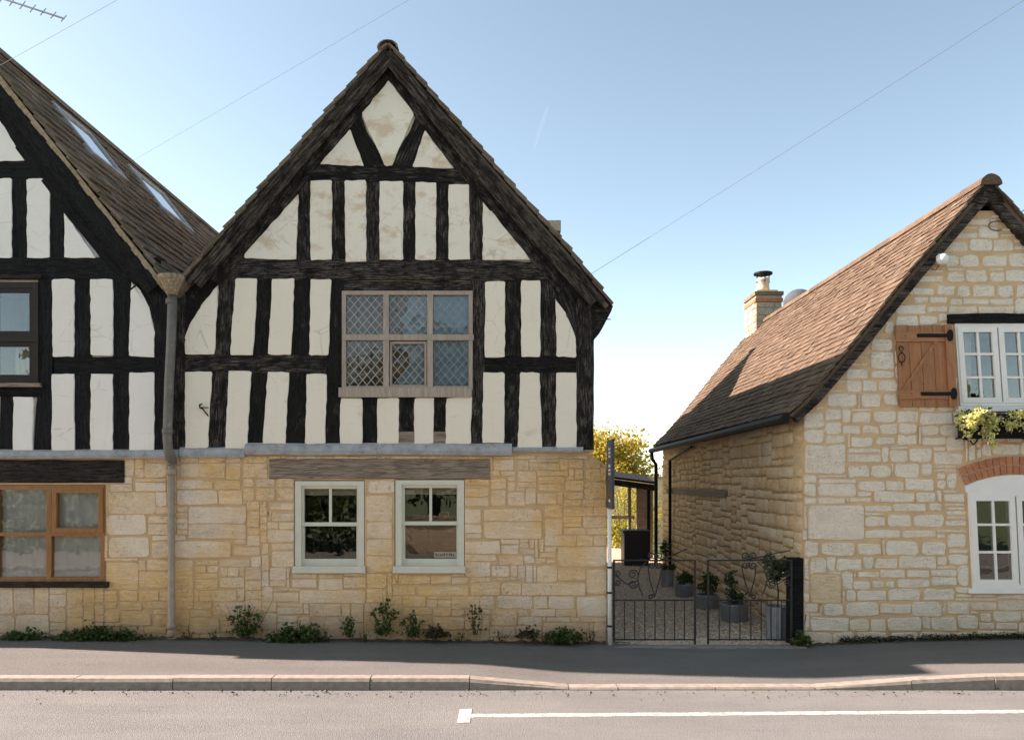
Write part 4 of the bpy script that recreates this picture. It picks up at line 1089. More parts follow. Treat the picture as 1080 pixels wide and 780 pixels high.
# ================================================================== stone cottage
cot = thing('stone_cottage', (5.43, F + .1, 0), 'pale stone cottage with steep tan tiled roof, orange wooden shutter and white casement windows', 'cottage')
CX = 3.35; XR = 7.5
UWN, DWN = (1007, 341, 1097, 430), (1020, 519, 1121, 624)
k1 = lambda x, y: (x + (y - 341) * .070, y); k2 = lambda x, y: (x + (y - 519) * .05, y)
holes_c = [[(X(k1(a, b)[0]), Z(b)) for a, b in ((1008, 429), (1096, 429), (1096, 342), (1008, 342))], [(X(k2(a, b)[0]), Z(b)) for a, b in ((1022, 621), (1120, 621), (1120, 520), (1022, 520))]]
gabl = [(CX, -.3), (XR, -.3), (XR, Z(436)), (X(1060), Z(222)), (X(1023), Z(222)), (CX, Z(436))]
COTST = zrects([(22,133,147,222),(33,313,200,417),(38,516,132,600),(63,250,180,292),(163,38,222,72),(226,34,295,72),(298,34,362,74),(364,38,462,77),(133,78,192,107),(194,78,247,107),(163,113,227,145),(233,110,292,142),(298,104,357,137),(368,110,440,140),(443,112,497,157),
 (153,163,252,192),(273,150,327,192),(329,143,402,187),(404,148,492,202),(150,196,217,234),(220,196,280,234),(288,192,362,234),(367,192,399,230),(403,208,497,236),(178,238,260,272),(261,240,315,274),(316,236,407,274),(410,238,442,267),(158,281,222,307),(226,275,352,309),(354,275,414,307),(428,270,500,304),
 (203,310,285,335),(287,309,387,335),(388,306,432,337),(437,305,507,337),(203,343,264,380),(266,341,342,380),(344,338,437,380),(440,343,507,382),(203,382,305,412),(313,386,410,412),(413,384,510,414),(70,425,172,460),(178,423,252,464),(261,418,364,462),(366,416,442,462),(445,423,508,457),
 (116,468,197,507),(226,471,299,499),(301,463,415,502),(447,458,510,492),(178,508,247,530),(248,503,322,529),(166,536,217,562),(223,533,262,559),(263,535,290,557),(293,523,397,557),(398,523,472,554),(181,560,267,599),(270,558,370,594),(371,555,470,594),(471,548,517,587),(23,588,67,632),(76,598,142,642),(146,598,245,642),(248,600,340,637),(341,593,432,639),(438,593,512,634),(513,598,592,627),(593,593,672,627),
 (38,643,157,687),(158,646,217,684),(219,646,268,686),(268,643,367,687),(368,643,397,682),(398,638,472,687),(473,633,537,682),(538,628,577,657),(578,625,662,657),(22,222,62,250),(22,292,62,313),(22,420,66,470)],840,420,2.7875)
COTST += zrects([(553,106,602,137),(603,106,672,137),(523,138,612,174),(613,138,692,172),(493,176,577,214),(578,176,642,214),(645,176,702,211),(468,218,547,257),(548,218,622,257),(623,216,690,257),(691,218,735,253),(468,262,517,307),(518,265,582,308),(588,262,670,308),(672,260,735,307),(383,316,470,354),(476,316,532,353),(533,312,607,357),(610,316,657,357),(658,312,735,355),
 (353,358,440,395),(441,360,504,397),(508,360,554,400),(556,362,632,402),(633,362,692,402),(693,362,735,400),(313,396,412,454),(418,398,482,422),(486,401,527,427),(528,398,612,427),(613,401,690,427),(413,424,477,452),(273,473,312,517),(233,528,307,567),(158,622,227,662),(233,628,312,658),(203,703,272,747),(93,703,192,747),(274,703,325,742),(178,760,252,790)],840,180,3.0)
SHUT = (944, 341, 1010, 430)
def cot_free(px, py):
    if px < 849 or px > 1229: return False
    if py < 434 and (px < 857 + (434 - py) / 1.285 or px > 1230 - (434 - py) / 1.2): return False
    if py < 224: return False
    if inside(px, py, [(1000, 331, 1108, 341)]): return False
    if inside(px - (py - 341) * .07, py, [(1005, 340, 1099, 432)]): return False
    if inside(px - (py - 519) * .05, py, [(1018, 512, 1124, 626)]): return False
    r = math.hypot(px - 1071, py - 628)
    if r < 149 and py < 520 and abs(px - 1071) < 62 and py > 470: return False
    return True
cs = px_wall(848, 1232, 212, 690, cot_free, COTST, lambda i, j: ((8, 19), (6, 9)), 9)
def on_gable(q):
    a, b, c, e = q
    return all(cot_free(px, py) for px, py in ((a + 1, b + 1), (c - 1, b + 1), (a + 1, e - 1), (c - 1, e - 1)))
cst = [to_m(q) for q in cs if on_gable(q)]
for i, q in enumerate(cst):       # the one sandy replacement stone at the corner
    if abs(q[0] - X(853.6)) < .06 and abs(q[3] - Z(605)) < .06: cst[i] = q[:4] + ('stone_side',)
stone_wall(cot, 'wall', 'mortar_tan', gabl, holes_c, F + .010, F + .36, cst, 'stone_pale', .011, .18, .010, .012, .008, 'face', .4)
# side wall down the passage: a smooth mortar sheet with rubble stones
cw, chh, cc = 286, 87, .03
def side_free(i, j):
    y, z = F + .05 + i * cc, -.06 + j * cc
    return not (12.45 < y < 17.2 and 1.56 < z < 1.68)
sp = pack(cw, chh, side_free, [], lambda i, j: ((6, 14), (3, 6)), 13)
sw = MB().box(CX + .012, CX + .3, F + .361, 17.8, -.2, 2.62).build('side_wall', M['mortar_shaded'], cot)
MB().box(CX + .011, CX + .1, F + .02, F + .36, -.2, 2.5).build('side_return', M['mortar_tan'], sw)
rest = MB(); cnt = 0
for (a, b, c, e) in sorted(sp, key=lambda q: q[0]):
    o = stone_outline(F + .05 + a * cc, -.06 + b * cc, F + .05 + c * cc, -.06 + e * cc, .018, .26, .009)
    if o is None: continue
    n = len(o); prd = .022 * rng.uniform(.4, 1.3); r1 = shrink(o, .004); r2 = shrink(o, .014)
    vs_ = [(CX + .03, u, v) for u, v in o] + [(CX + .012 - prd + .008, u, v) for u, v in r1] + [(CX + .012 - prd + rng.uniform(-.003, .003), u, v) for u, v in r2]
    fs = []
    for k in (0, n):
        for i in range(n): j = (i + 1) % n; fs.append((k + j, k + i, k + n + i, k + n + j))
    fs.append(tuple(reversed(range(2 * n, 3 * n))))
    if cnt < 290: mk('stone', vs_, fs, M['stone_side'], sw, True); cnt += 1
    else: rest.add(vs_, fs)
rs_ = rest.build('stones', M['stone_side'], sw, True); rs_['kind'] = 'stuff'
lb = MB(); ny = 12; sec = [(CX - .035, 1.57), (CX - .04, 1.66), (CX + .05, 1.67), (CX + .05, 1.56)]
vs_ = []; 
for i in range(ny + 1):
    y = 12.5 + 4.7 * i / ny
    for (a, b) in sec: vs_.append((a + rng.uniform(-.006, .006), y, b + rng.uniform(-.012, .012)))
fs = [(i * 4 + k, i * 4 + (k + 1) % 4, (i + 1) * 4 + (k + 1) % 4, (i + 1) * 4 + k) for i in range(ny) for k in range(4)] + [(3, 2, 1, 0), tuple(range(ny * 4, ny * 4 + 4))]
mk('side_lintel', vs_, fs, M['grey_oak'], cot)
MB().box(CX + .2, XR, 17.5, 17.8, -.2, 2.6).build('back_wall', M['stone_far'], cot)
MB().prism([(CX + .1, 2.6), (XR - .1, 2.6), (5.43, 5.1)], 17.5, 17.8).build('back_gable', M['stone_far'], cot)
MB().box(XR - .3, XR, F + .36, 17.5, -.2, 2.6).build('side_wall', M['stone_far'], cot)
# roof with a bell-cast eave and slightly sagging ridge
DC = .10
cp = [(3.16, 2.585), (3.42, 2.83), (3.85, 3.33), (4.6, 4.27), (5.43, 5.24)]
roof(cot, 'roof', cp, F - DC, 17.95, .112, .17, .021, 'tile', 41, False, 280, None, F + 1.3)
roof(cot, 'roof', [(10.86 - a, b) for a, b in cp], F - DC, 17.95, .098, .165, .014, 'tile', 42, True, 0)
for k in range(21):
    y0 = F - DC - .02 + k * .44
    if y0 > 17.2: break
    pp = [(5.43 + math.cos(math.pi * q / 8) * .125, 5.185 + math.sin(math.pi * q / 8) * .12 + rng.uniform(-.003, .003)) for q in range(9)]
    MB().prism(pp, y0, y0 + .436).build('ridge_tile', M['tile'], cot)
for m_ in (1, -1):
    f = lambda x: 5.43 + (x - 5.43) * m_
    seg = [(3.20, 2.56), (3.44, 2.78), (3.87, 3.28), (4.6, 4.19), (5.43, 5.16)]
    for (a, b), (c, e) in zip(seg, seg[1:]):
        t = Vector((c - a, e - b)).normalized(); n_ = Vector((t.y, -t.x)) * .085
        MB().prism([(f(a), b), (f(c), e), (f(c + n_.x), e + n_.y), (f(a + n_.x), b + n_.y)], F - DC + .02 + rng.uniform(0, .004), F + .02).build('verge_board', M['barge'], cot)
MB().prism([(X(1022, .07), Z(214, .07)), (X(1060, .07), Z(214, .07)), (X(1048, .07), Z(192, .07)), (X(1036, .07), Z(192, .07))], F - .075, F + .03).build('apex_board', M['dark_lintel'], cot)
gt = MB().tube([(3.10, F - DC, 2.535), (3.10, 17.95, 2.50)], .055, 8).build('gutter', M['iron'], cot)
for y in (17.82,): MB().tube([(3.10, y, 2.50), (3.12, y, 2.3), (3.2, y, 2.2), (3.2, y, .0)], .04, 8).build('downpipe', M['iron'], cot)
MB().tube([(3.27, 16.6, 2.25), (3.27, 16.6, .02)], .032, 8).build('downpipe', M['iron'], cot)
MB().tube([(3.27, 14.6, 2.45), (3.27, 16.6, 2.25)], .02, 6).build('downpipe', M['iron'], cot)
# chimney
ch = MB().box(5.19, 5.70, 17.02, 17.76, 4.2, 5.62).build('chimney', M['mortar_tan'], cot)
zz = 4.55
while zz < 5.60:
    hh = min(rng.uniform(.11, .17), 5.615 - zz)
    for (fx0, fx1, fy0, fy1, nn_) in ((5.17, 5.72, 17.0, 17.06, 2), (5.17, 5.22, 17.062, 17.78, 3)):
        cuts = [0] + sorted(rng.uniform(.25, .75) if nn_ == 2 else k / nn_ + rng.uniform(-.08, .08) for k in range(1, nn_)) + [1]
        for u0, u1 in zip(cuts, cuts[1:]):
            e_ = rng.uniform(0, .012)
            if nn_ == 2: MB().box(fx0 + (fx1 - fx0) * u0 + .006, fx0 + (fx1 - fx0) * u1 - .006, fy0 - e_, fy1, zz + .006, zz + hh - .006).build('stone', M['stone_far'], ch)
            else: MB().box(fx0 - e_, fx1, fy0 + (fy1 - fy0) * u0 + .006, fy0 + (fy1 - fy0) * u1 - .006, zz + .006, zz + hh - .006).build('stone', M['stone_far'], ch)
    zz += hh
MB().box(5.15, 5.74, 16.98, 17.80, 5.62, 5.70).build('brick_course', M['brick'], ch); MB().box(5.17, 5.72, 17.0, 17.78, 5.703, 5.76).build('stone_course', M['stone_far'], ch)
MB().box(5.14, 5.75, 16.97, 17.81, 5.763, 5.84).build('cap_course', M['slate'], ch); MB().box(5.22, 5.67, 17.1, 17.7, 5.843, 5.90).build('flaunching', M['mortar_tan'], ch)
pot = MB().lathe([(.14, 0), (.135, .1), (.12, .24), (.14, .26), (.14, .30)], (5.43, 17.35, 5.89), 14).build('chimney_pot', M['pot_clay'], ch, True)
MB().lathe([(.14, 0), (.20, .015), (.20, .05), (.05, .085)], (5.43, 17.35, 6.27), 14).build('cowl', M['iron'], ch)
for a in (0, 1.57, 3.14, 4.71): MB().tube([(5.43 + .13 * math.cos(a), 17.35 + .13 * math.sin(a), 6.1), (5.43 + .13 * math.cos(a), 17.35 + .13 * math.sin(a), 6.29)], .012, 5).build('cowl_leg', M['iron'], ch)
# satellite dish behind the ridge
dish = thing('satellite_dish', (5.62, 15.7, 4.98), 'grey round satellite dish standing behind the tan roof ridge near the chimney', 'satellite dish')
ax = Vector((.35, .75, .45)).normalized(); u = ax.orthogonal().normalized(); v = ax.cross(u); c0 = Vector((5.62, 15.7, 5.29))
vs_ = [c0 - ax * .09]; fs = []
for r, h in ((.11, -.075), (.22, -.04), (.30, .0)):
    for k in range(20): a = k * math.pi / 10; vs_.append(c0 + (u * math.cos(a) + v * math.sin(a)) * r + ax * h)
fs += [(0, 1 + (k + 1) % 20, 1 + k) for k in range(20)]
for q in (0, 1):
    for k in range(20): a, b = 1 + q * 20 + k, 1 + q * 20 + (k + 1) % 20; fs.append((a, b, b + 20, a + 20))
mk('reflector', vs_, fs, M['dish'], dish, True)
MB().tube([(5.64, 15.75, 4.9), (5.64, 15.75, 5.1), tuple(c0 - ax * .08)], .025, 6).build('mount', M['galv'], dish)
MB().tube([tuple(c0 - ax * .05 - Vector((0, 0, .3))), tuple(c0 + ax * .35)], .012, 5).build('feed_arm', M['galv'], dish)

# casement windows of the cottage
def casement(name, outer, k, rows, lights, pan, sill):
    a, b, c, e = outer
    w = ring(a, b, c, e, 4.6, .012, -.09, k).build(name, M['white'], cot)
    for (x0, x1) in lights:
        cs_ = ring(x0, b + 3.4, x1, e - 3.4, 5.6, .022, -.06, k).build('casement', M['white'], w)
        gx0, gx1, gy0, gy1 = x0 + 5.6, x1 - 5.6, b + 9, e - 9; mx = (gx0 + gx1) / 2
        quadp(mx - 1.2, gy0 - .5, mx + 1.2, gy1 + .5, .012, -.035, k).build('glazing_bar', M['white'], cs_)
        for r in rows: quadp(gx0 - .5, r - 1.2, gx1 + .5, r + 1.2, .014, -.037, k).build('glazing_bar', M['white'], cs_)
        ys = [gy0] + list(rows) + [gy1]
        for p, q in zip(ys, ys[1:]):
            for s0, s1 in ((gx0, mx), (mx, gx1)): quadp(s0 + .2, p + .2, s1 - .2, q - .2, -.008, -.012, k).build('pane', M['glass'], cs_)
    if sill: quadp(a - 2, e + .3, c + 2, e + 5.5, .05, -.08, k).build('sill', M['white'], w)
    return w
cu = casement('upper_casement_window', (1007, 341, 1097, 428), k1, (373.2, 397.8), ((1009.5, 1051.2), (1052.8, 1094.5)), None, True)
cl = casement('lower_casement_window', (1021, 519, 1121, 620), k2, (553, 582), ((1023.5, 1070.2), (1071.8, 1118.5)), None, True)
room(cu, 1012, 345, 1100, 428, 'room', .8, -.25); room(cl, 1024, 520, 1124, 620, 'room', .8, -.25)
curtain(cu, 1014, 345, 1024, 428, -.16, 'blind_or_sky_sheet', 2); curtain(cu, 1090, 345, 1100, 428, -.16, 'blind_or_sky_sheet', 2)
timber(cot, 'lintel', [(1001, 335.8), (1040, 335), (1075, 335.5), (1108, 335)], [9, 10.5, 9.5, 10], 'timber_smooth', .035, .12, .5)
# arch panel and brick arch
arc = []
for i in range(17): t = -.432 + .864 * i / 16; arc.append((1071 + 127.5 * math.sin(t), 628 - 127.5 * math.cos(t)))
MB().prism([(X(1019), Z(519.3)), (X(1123), Z(519.3))] + [(X(a), Z(b)) for a, b in reversed(arc)], F + .0, F + .10).build('arch_panel', M['white'], cot)
outer = [(1071 + 147.5 * math.sin(-.436 + .872 * i / 16), 628 - 147.5 * math.cos(-.436 + .872 * i / 16)) for i in range(17)]
ba = MB().prism([(X(a), Z(b)) for a, b in outer] + [(X(a), Z(b)) for a, b in reversed(arc)], F + .003, F + .1).build('brick_arch', M['brick_mortar'], cot)
for r0, r1, off in ((128.3, 137.2, 0), (138.2, 146.8, .5)):
    n = 17
    for i in range(n):
        t0 = -.43 + .86 * (i + .07) / n; t1 = -.43 + .86 * (i + .93) / n
        q = [(1071 + r * math.sin(t), 628 - r * math.cos(t)) for r, t in ((r0, t0), (r0, t1), (r1, t1), (r1, t0))]
        slab('brick', [(X(a) + rng.uniform(-.002, .002), Z(b) + rng.uniform(-.002, .002)) for a, b in q], M['brick'], ba, F - .010 - rng.uniform(0, .004), F + .02, .004, .006, False)
# shutter
sh = thing('window_shutter', (X(975), F - .04, Z(429)), 'open orange-brown plank shutter with black strap hinges beside the upper cottage window', 'shutter')
ks = lambda x, y: (x + (y - 342) * .065, y)
pw = (996 - 944) / 4
for i in range(4): quadp(944 + i * pw + .25, 343 + rng.uniform(-.4, .4), 944 + (i + 1) * pw - .25, 429 + rng.uniform(-.5, .5), .035 + rng.uniform(-.002, .002), .012, ks).build('plank', M['shutter'], sh)
quadp(944.3, 350, 995.5, 360, .055, .034, ks).build('ledge', M['shutter_h'], sh); quadp(944.3, 411.5, 995.5, 420.5, .055, .034, ks).build('ledge', M['shutter_h'], sh)
br = [(946.5, 411.5), (950, 411.5), (988, 360), (984, 360)]
MB().prism([(X(ks(a, b)[0], .05), Z(b, .05)) for a, b in br], F - .05, F - .0335).build('diagonal_brace', M['shutter'], sh)
quadp(996.3, 342, 1004.5, 428.5, .06, .0, ks).build('hanging_stile', M['shutter'], sh)
for py in (353.5, 415):
    quadp(967, py - 1.9, 1002, py + 1.9, .066, .053, ks).build('strap_hinge', M['iron'], sh)
    MB().prism([(X(ks(1001.5, py)[0] + 3.6 * math.cos(q * .785), .066), Z(py + 6.5 * math.sin(q * .785), .066)) for q in range(8)], F - .068, F - .052).build('hinge_plate', M['iron'], sh)
rg_ = [(X(951 + 3.6 * math.cos(q * .524), .06), F - .062, Z(377 + 5 * math.sin(q * .524), .06)) for q in range(13)]
MB().tube(rg_, .006, 5).tube([(X(950.5, .06), F - .045, Z(364.5, .06)), (X(948, .06), F - .06, Z(367, .06)), (X(950.5, .06), F - .06, Z(372, .06)), (X(953, .06), F - .06, Z(367, .06)), (X(950.5, .06), F - .045, Z(364.5, .06))], .006, 5).tube([(X(951, .06), F - .06, Z(381, .06)), (X(951.3, .06), F - .06, Z(386, .06))], .007, 5).build('ring_handle', M['iron'], sh)
for a, b in ((975, 385), (983, 363), (970, 405), (954, 354), (957, 415)): MB().lathe([(.009, 0), (.005, .006)], (X(ks(a, b)[0], .06), F - .057, Z(b, .06)), 6).build('nail', M['iron'], sh)
# window basket
wb = thing('window_basket', (X(1056), F - .12, Z(462)), 'black scrolled iron window basket with trailing cream and yellow flowers under the upper cottage window', 'window basket')
y0, y1 = F - .2, F - .03; z0, z1 = Z(461.5, .2), Z(437, .2); x0, x1 = X(1017, .2), X(1100, .2)
MB().box(x0 + .02, x1 - .02, y0 + .02, y1, z0 + .01, z1 - .05).build('liner', M['dark_lintel'], wb)
fr = MB()
for zz in (z0, z1): fr.tube([(x0, y1, zz), (x0, y0, zz), (x1, y0, zz), (x1, y1, zz)], .011, 6)
fr.build('frame', M['iron'], wb)
def spiral(cx, cz, r, a0, turns, sgn=1, n=18): return [(cx + r * (1 - .72 * i / n) * math.cos(a0 + sgn * turns * 6.28 * i / n), cz + r * (1 - .72 * i / n) * math.sin(a0 + sgn * turns * 6.28 * i / n)) for i in range(n + 1)]
for cx in (1030, 1047, 1058, 1071, 1086):
    for dz, s_ in ((5, 1), (-5, -1)):
        MB().tube([(a, y0 - .004, b) for a, b in spiral(X(cx, .2), (z0 + z1) / 2 + dz / S * (1), .055, 1.57 * s_, 1.25, 1 if cx % 2 else -1)], .007, 5).build('scroll', M['iron'], wb)
for cx in (1026, 1090): MB().tube([(X(cx - 4, .2), F + .02, z0 + .02), (X(cx - 3, .2), y0, z0 - .03), (X(cx, .2), y0 - .01, z0 - .075), (X(cx + 4, .2), y0, z0 - .04), (X(cx + 6, .2), y0, z0 + .01)], .009, 6).build('bracket', M['iron'], wb)
rg = random.Random(8); fl_ = MB(); gr_ = MB()
for cx, cy, rx, rz, n in ((1033, 440, 19, 10, 420), (1020, 450, 8, 12, 150), (1044, 452, 9, 16, 220), (1078, 441, 16, 10, 320), (1090, 448, 9, 12, 140), (1066, 446, 6, 8, 60)):
    leaves(int(n * 1.7), (X(cx, .24), F - .24, Z(cy, .24)), (rx / S, .09, rz / S), .036, rg, mb=fl_, clump=int(rx), droop=.5)
    leaves(n // 4, (X(cx, .16), F - .14, Z(cy, .16)), (rx / S, .10, rz / S), .05, rg, mb=gr_, clump=9)
fl_.build('flowers', M['flower'], wb); gr_.build('foliage', M['shrub'], wb)
# round white lamp on the gable
lm = thing('outdoor_lamp', (X(991), F - .02, Z(278)), 'round white outdoor lamp fixed to the pale stone gable', 'lamp')
MB().lathe([(.02, -.06), (.05, -.05), (.07, -.01), (.068, .03), (.045, .055), (.01, .065)], (X(993, .07), F - .08, Z(273.5, .07)), 14).build('lamp_head', M['white_plastic'], lm, True)
MB().tube([(X(991), F + .01, Z(277)), (X(992), F - .06, Z(275))], .016, 8).build('bracket', M['white_plastic'], lm)
MB().tube([(X(990), F - .02, Z(279)), (X(985), F - .03, Z(286)), (X(979), F - .02, Z(282)), (X(977), F + .0, Z(279))], .004, 5).build('cable', M['iron'], lm)
lw = [(X(1052 + 9 * math.cos(a), .02) , F - .015, Z(238 + 5 * math.sin(a), .02)) for a in [q * .5 for q in range(2, 12)]] + [(X(1068), F - .03, Z(230)), (X(1080), F - .05, Z(221))]
tag(MB().tube(lw, .005, 5).build('telephone_cable', M['iron']), 'thin dark looped cable on the stone gable just below the roof apex', 'cable')

# ================================================================== gate
GY = F - .03
def gate(name, label, mp, bars, lo, hi, sweep):
    g = thing(name, (X(mp((lo + hi) / 2)), GY, -.05), label, 'gate', None)
    gx = lambda px: (mp(px) - 540) * GY / FOC
    gz = lambda py: CAMZ + (HZ - py) * GY / FOC
    P = lambda px, py: (gx(px), GY, gz(py))
    for px in (lo, hi): MB().tube([P(px, 679 if px == lo else 676), P(px, 590)], .013, 6).build('stile', M['rusty_iron'], g)
    for py, r in ((590.5, .0095), (632.5, .0085), (674, .0095)): MB().tube([P(lo, py), P(hi, py)], r, 6).build('rail', M['rusty_iron'], g)
    for px in bars: MB().tube([P(px, 675), P(px, 632.5)], .0064, 6).build('bar', M['rusty_iron'], g)
    def sc(cx, cy, r, a0, turns, s): return [P(cx + a, cy - b) for a, b in spiral(0, 0, r, a0, turns, s)]
    for (cx, cy, r, a0, tn, s) in ((785.5, 586, 4.2, -.8, 1.3, 1), (794.5, 586, 4.2, 3.9, 1.3, -1), (786, 595.5, 4, .8, 1.3, -1), (794, 595.5, 4, 2.3, 1.3, 1),
                                   (814, 605, 5.2, 3.14, 1.4, -1), (814, 615.5, 5.0, 3.14, 1.4, 1), (830.5, 605, 3.6, 0, 1.3, 1), (830.5, 614, 3.6, 0, 1.3, -1), (795, 628.5, 3, 2, 1.2, 1)):
        MB().tube(sc(cx, cy, r, a0, tn, s), .0075, 5).build('scroll', M['rusty_iron'], g)
    for pts in ([(782, 596), (785, 610), (790.5, 629)], [(797.5, 596), (796, 610), (790.5, 629)], [(799, 592), (806, 599), (809, 609), (807, 620), (803, 628)], [(809, 612), (820, 616), (827, 611), (834, 605)], [(806, 589), (795, 591), (782, 591)], sweep):
        MB().tube([P(*p) for p in pts], .0075, 5).build('curved_bar', M['rusty_iron'], g)
    return g
gate('garden_gate', 'low black wrought-iron gate leaf with lyre scrolls hung on the dark timber post', lambda p: p, (758.5, 769.6, 780.4, 792, 802.8, 813.3, 824), 746.8, 834.5, [(778, 591), (792, 589), (806, 586), (820, 582.5), (834, 580)])
gate('garden_gate', 'low black wrought-iron gate leaf hung beside the pale drainpipe', lambda p: 733 - (p - 746.8) * (85.5 / 87.7), (758.2, 768.8, 779.5, 790, 801, 812, 823), 746.8, 834.5, [(785, 590), (774, 586.5), (763, 581.5), (755, 578)])
gp = MB().box(X(832.5, -.05), X(846, -.05), F + .01, F + .16, -.15, Z(588.5, 0)).build('gate_post', M['timber_smooth'])
tag(gp, 'square black timber gate post against the corner of the stone cottage', 'post')

# ================================================================== pots along the passage wall
def potplant(name, x, y, rw, hh, kind, label, flute=0, plant='bush', leafm='shrub', ph=.3, pw_=.16, seed=1):
    z0 = -.055 + .05 * min(1, (y - F) / 6) + .002
    t = thing(name, (x, y, z0), label, 'pot plant', 'planted tubs along the passage wall')
    rg = random.Random(seed)
    if kind == 'tub':
        prof = [(rw * .9, 0), (rw * .92, .02), (rw, hh - .03), (rw * 1.05, hh - .02), (rw * 1.05, hh), (rw * .95, hh), (rw * .93, hh - .04)]
        MB().lathe(prof, (x, y, z0), 28 if flute else 20, flute).build('tub', M['galv'], t, not flute)
    else:
        prof = [(rw * .92, 0), (rw * .94, .02), (rw, hh - .02), (rw * 1.05, hh), (rw * .95, hh), (rw * .93, hh - .05)]
        MB().lathe(prof, (x, y, z0), 20).build('tub', M['galv'], t, True)
        for s_ in (-1, 1): MB().tube([(x + s_ * rw, y - .05, z0 + hh * .7), (x + s_ * (rw + .04), y, z0 + hh * .62), (x + s_ * rw, y + .05, z0 + hh * .7)], .008, 5).build('handle', M['galv'], t)
    MB().lathe([(rw * .9, 0), (rw * .6, .012)], (x, y, z0 + hh - .055), 16).build('soil', M['soil'], t)
    zt = z0 + hh - .045
    if plant == 'standard':
        MB().tube([(x, y, zt), (x + .01, y, zt + ph * .5), (x - .02, y, zt + ph)], .009, 6).build('stem', M['bark'], t)
        leaves(420, (x - .02, y, zt + ph + .12), (pw_, pw_, .17), .05, rg, clump=16).build('foliage', M[leafm], t)
        leaves(110, (x + .12, y, zt + ph + .02), (.09, .09, .07), .05, rg, clump=6).build('foliage', M[leafm], t)
    elif plant == 'tall':
        MB().tube([(x - .03, y, zt), (x - .04, y, zt + ph)], .007, 6).build('stem', M['bark'], t)
        leaves(260, (x - .03, y, zt + ph * .72), (pw_ * .55, pw_ * .55, ph * .4), .045, rg, clump=10).build('foliage', M[leafm], t)
        leaves(220, (x + .04, y, zt + .04), (pw_ * .9, pw_ * .8, .12), .045, rg, 'dome', clump=10).build('foliage', M['weed'], t)
    else:
        MB().tube([(x, y, zt), (x, y, zt + ph * .6)], .007, 6).build('stem', M['bark'], t)
        leaves(380, (x, y, zt + ph * .3), (pw_, pw_, ph * .75), .055, rg, 'dome', clump=14).build('foliage', M[leafm], t)
    return t
potplant('planted_tub', 3.145, 9.50, .135, .40, 'tub', 'tall ribbed galvanised bin with a small standard bush beside the gate post', .035, 'standard', 'grey_leaf', .42, .14, 1)
potplant('planted_tub', 2.97, 10.72, .185, .235, 'oval', 'low galvanised tub with grey-green upright plant behind the scrolled gate leaf', 0, 'tall', 'grey_leaf', .42, .17, 2)
potplant('planted_tub', 2.86, 11.75, .17, .20, 'oval', 'low galvanised tub holding a dense dark green bush between two other tubs', 0, 'bush', 'shrub', .30, .17, 3)
potplant('planted_tub', 2.77, 12.9, .155, .20, 'oval', 'round grey tub with low green plant next to the slim metal bucket', 0, 'bush', 'shrub', .20, .12, 4)
potplant('planted_tub', 2.71, 14.0, .115, .30, 'tub', 'slim tall galvanised bucket farthest down the passage with sparse greenery', .02, 'tall', 'shrub', .5, .14, 5)

# ================================================================== end of the passage
lt_ = thing('lean_to', (2.4, 18.7, 0), 'dark lean-to roof on posts closing the far end of the gravel passage', 'lean-to')
a = [(1.0, 18.35, 2.10), (3.3, 18.35, 1.80), (3.3, 20.2, 1.98), (1.0, 20.2, 2.28)]
MB().hexa([(p[0], p[1], p[2] - .05) for p in a], a).build('roof', M['timber_smooth'], lt_)
a = [(1.0, 18.38, 2.04), (3.28, 18.38, 1.74), (3.28, 18.46, 1.74), (1.0, 18.46, 2.04)]
MB().hexa([(p[0], p[1], p[2] - .14) for p in a], a).build('fascia', M['dark_lintel'], lt_)
for xx in (2.68, 3.12): MB().box(xx, xx + .07, 18.5, 18.57, -.1, 1.72).build('post', M['timber_smooth'] if xx > 3 else M['grey_oak'], lt_)
MB().box(2.95, 3.34, 19.0, 19.06, -.1, 1.72).build('board_panel', M['grey_oak'], lt_)
MB().box(2.3, 3.0, 19.6, 19.66, .9, .98).build('shelf', M['grey_oak'], lt_)
bn = thing('storage_box', (2.66, 17.5, -.005), 'black lidded storage box standing on the gravel under the lean-to', 'storage box')
MB().box(2.42, 2.95, 17.3, 17.8, -.005, .70).build('body', M['bin'], bn); MB().box(2.39, 2.98, 17.27, 17.83, .703, .76).build('lid', M['bin'], bn)
for s_ in (2.47, 2.86): MB().box(s_, s_ + .05, 17.28, 17.299, .1, .6).build('rib', M['bin'], bn)

def tree(name, x, y, z0, h, rad, label, mat, n, leaf, seed, trunk_h=.45, cat='tree', group=None, clumps=60):
    t = thing(name, (x, y, z0), label, cat, group); rg = random.Random(seed)
    mb = MB().tube([(x, y, z0 - .1), (x + .05, y, z0 + h * trunk_h * .6), (x, y, z0 + h * .75)], [rad * .09, rad * .065, rad * .02], 8)
    for k in range(9):
        a = k * 2.4; b = h * rg.uniform(.35, .65); r = rad * rg.uniform(.5, .85)
        mb.tube([(x, y, z0 + b * .9), (x + math.cos(a) * r * .5, y + math.sin(a) * r * .5, z0 + b + r * .3), (x + math.cos(a) * r, y + math.sin(a) * r, z0 + b + r * .55)], [rad * .04, rad * .025, rad * .008], 5)
    mb.build('trunk', M['bark'], t, True)
    cz = z0 + h * (1 + trunk_h) / 2 - .05; rz = h * (1 - trunk_h) / 2 * 1.05
    leaves(n, (x, y, cz), (rad, rad, rz), leaf, rg, clump=clumps).build('crown', M[mat], t)
    return t
tree('golden_tree', 3.7, 30, -.25, 3.85, 1.65, 'round golden-leaved tree beyond the lean-to roof', 'gold_leaf', 16000, .13, 3, .25, clumps=130)
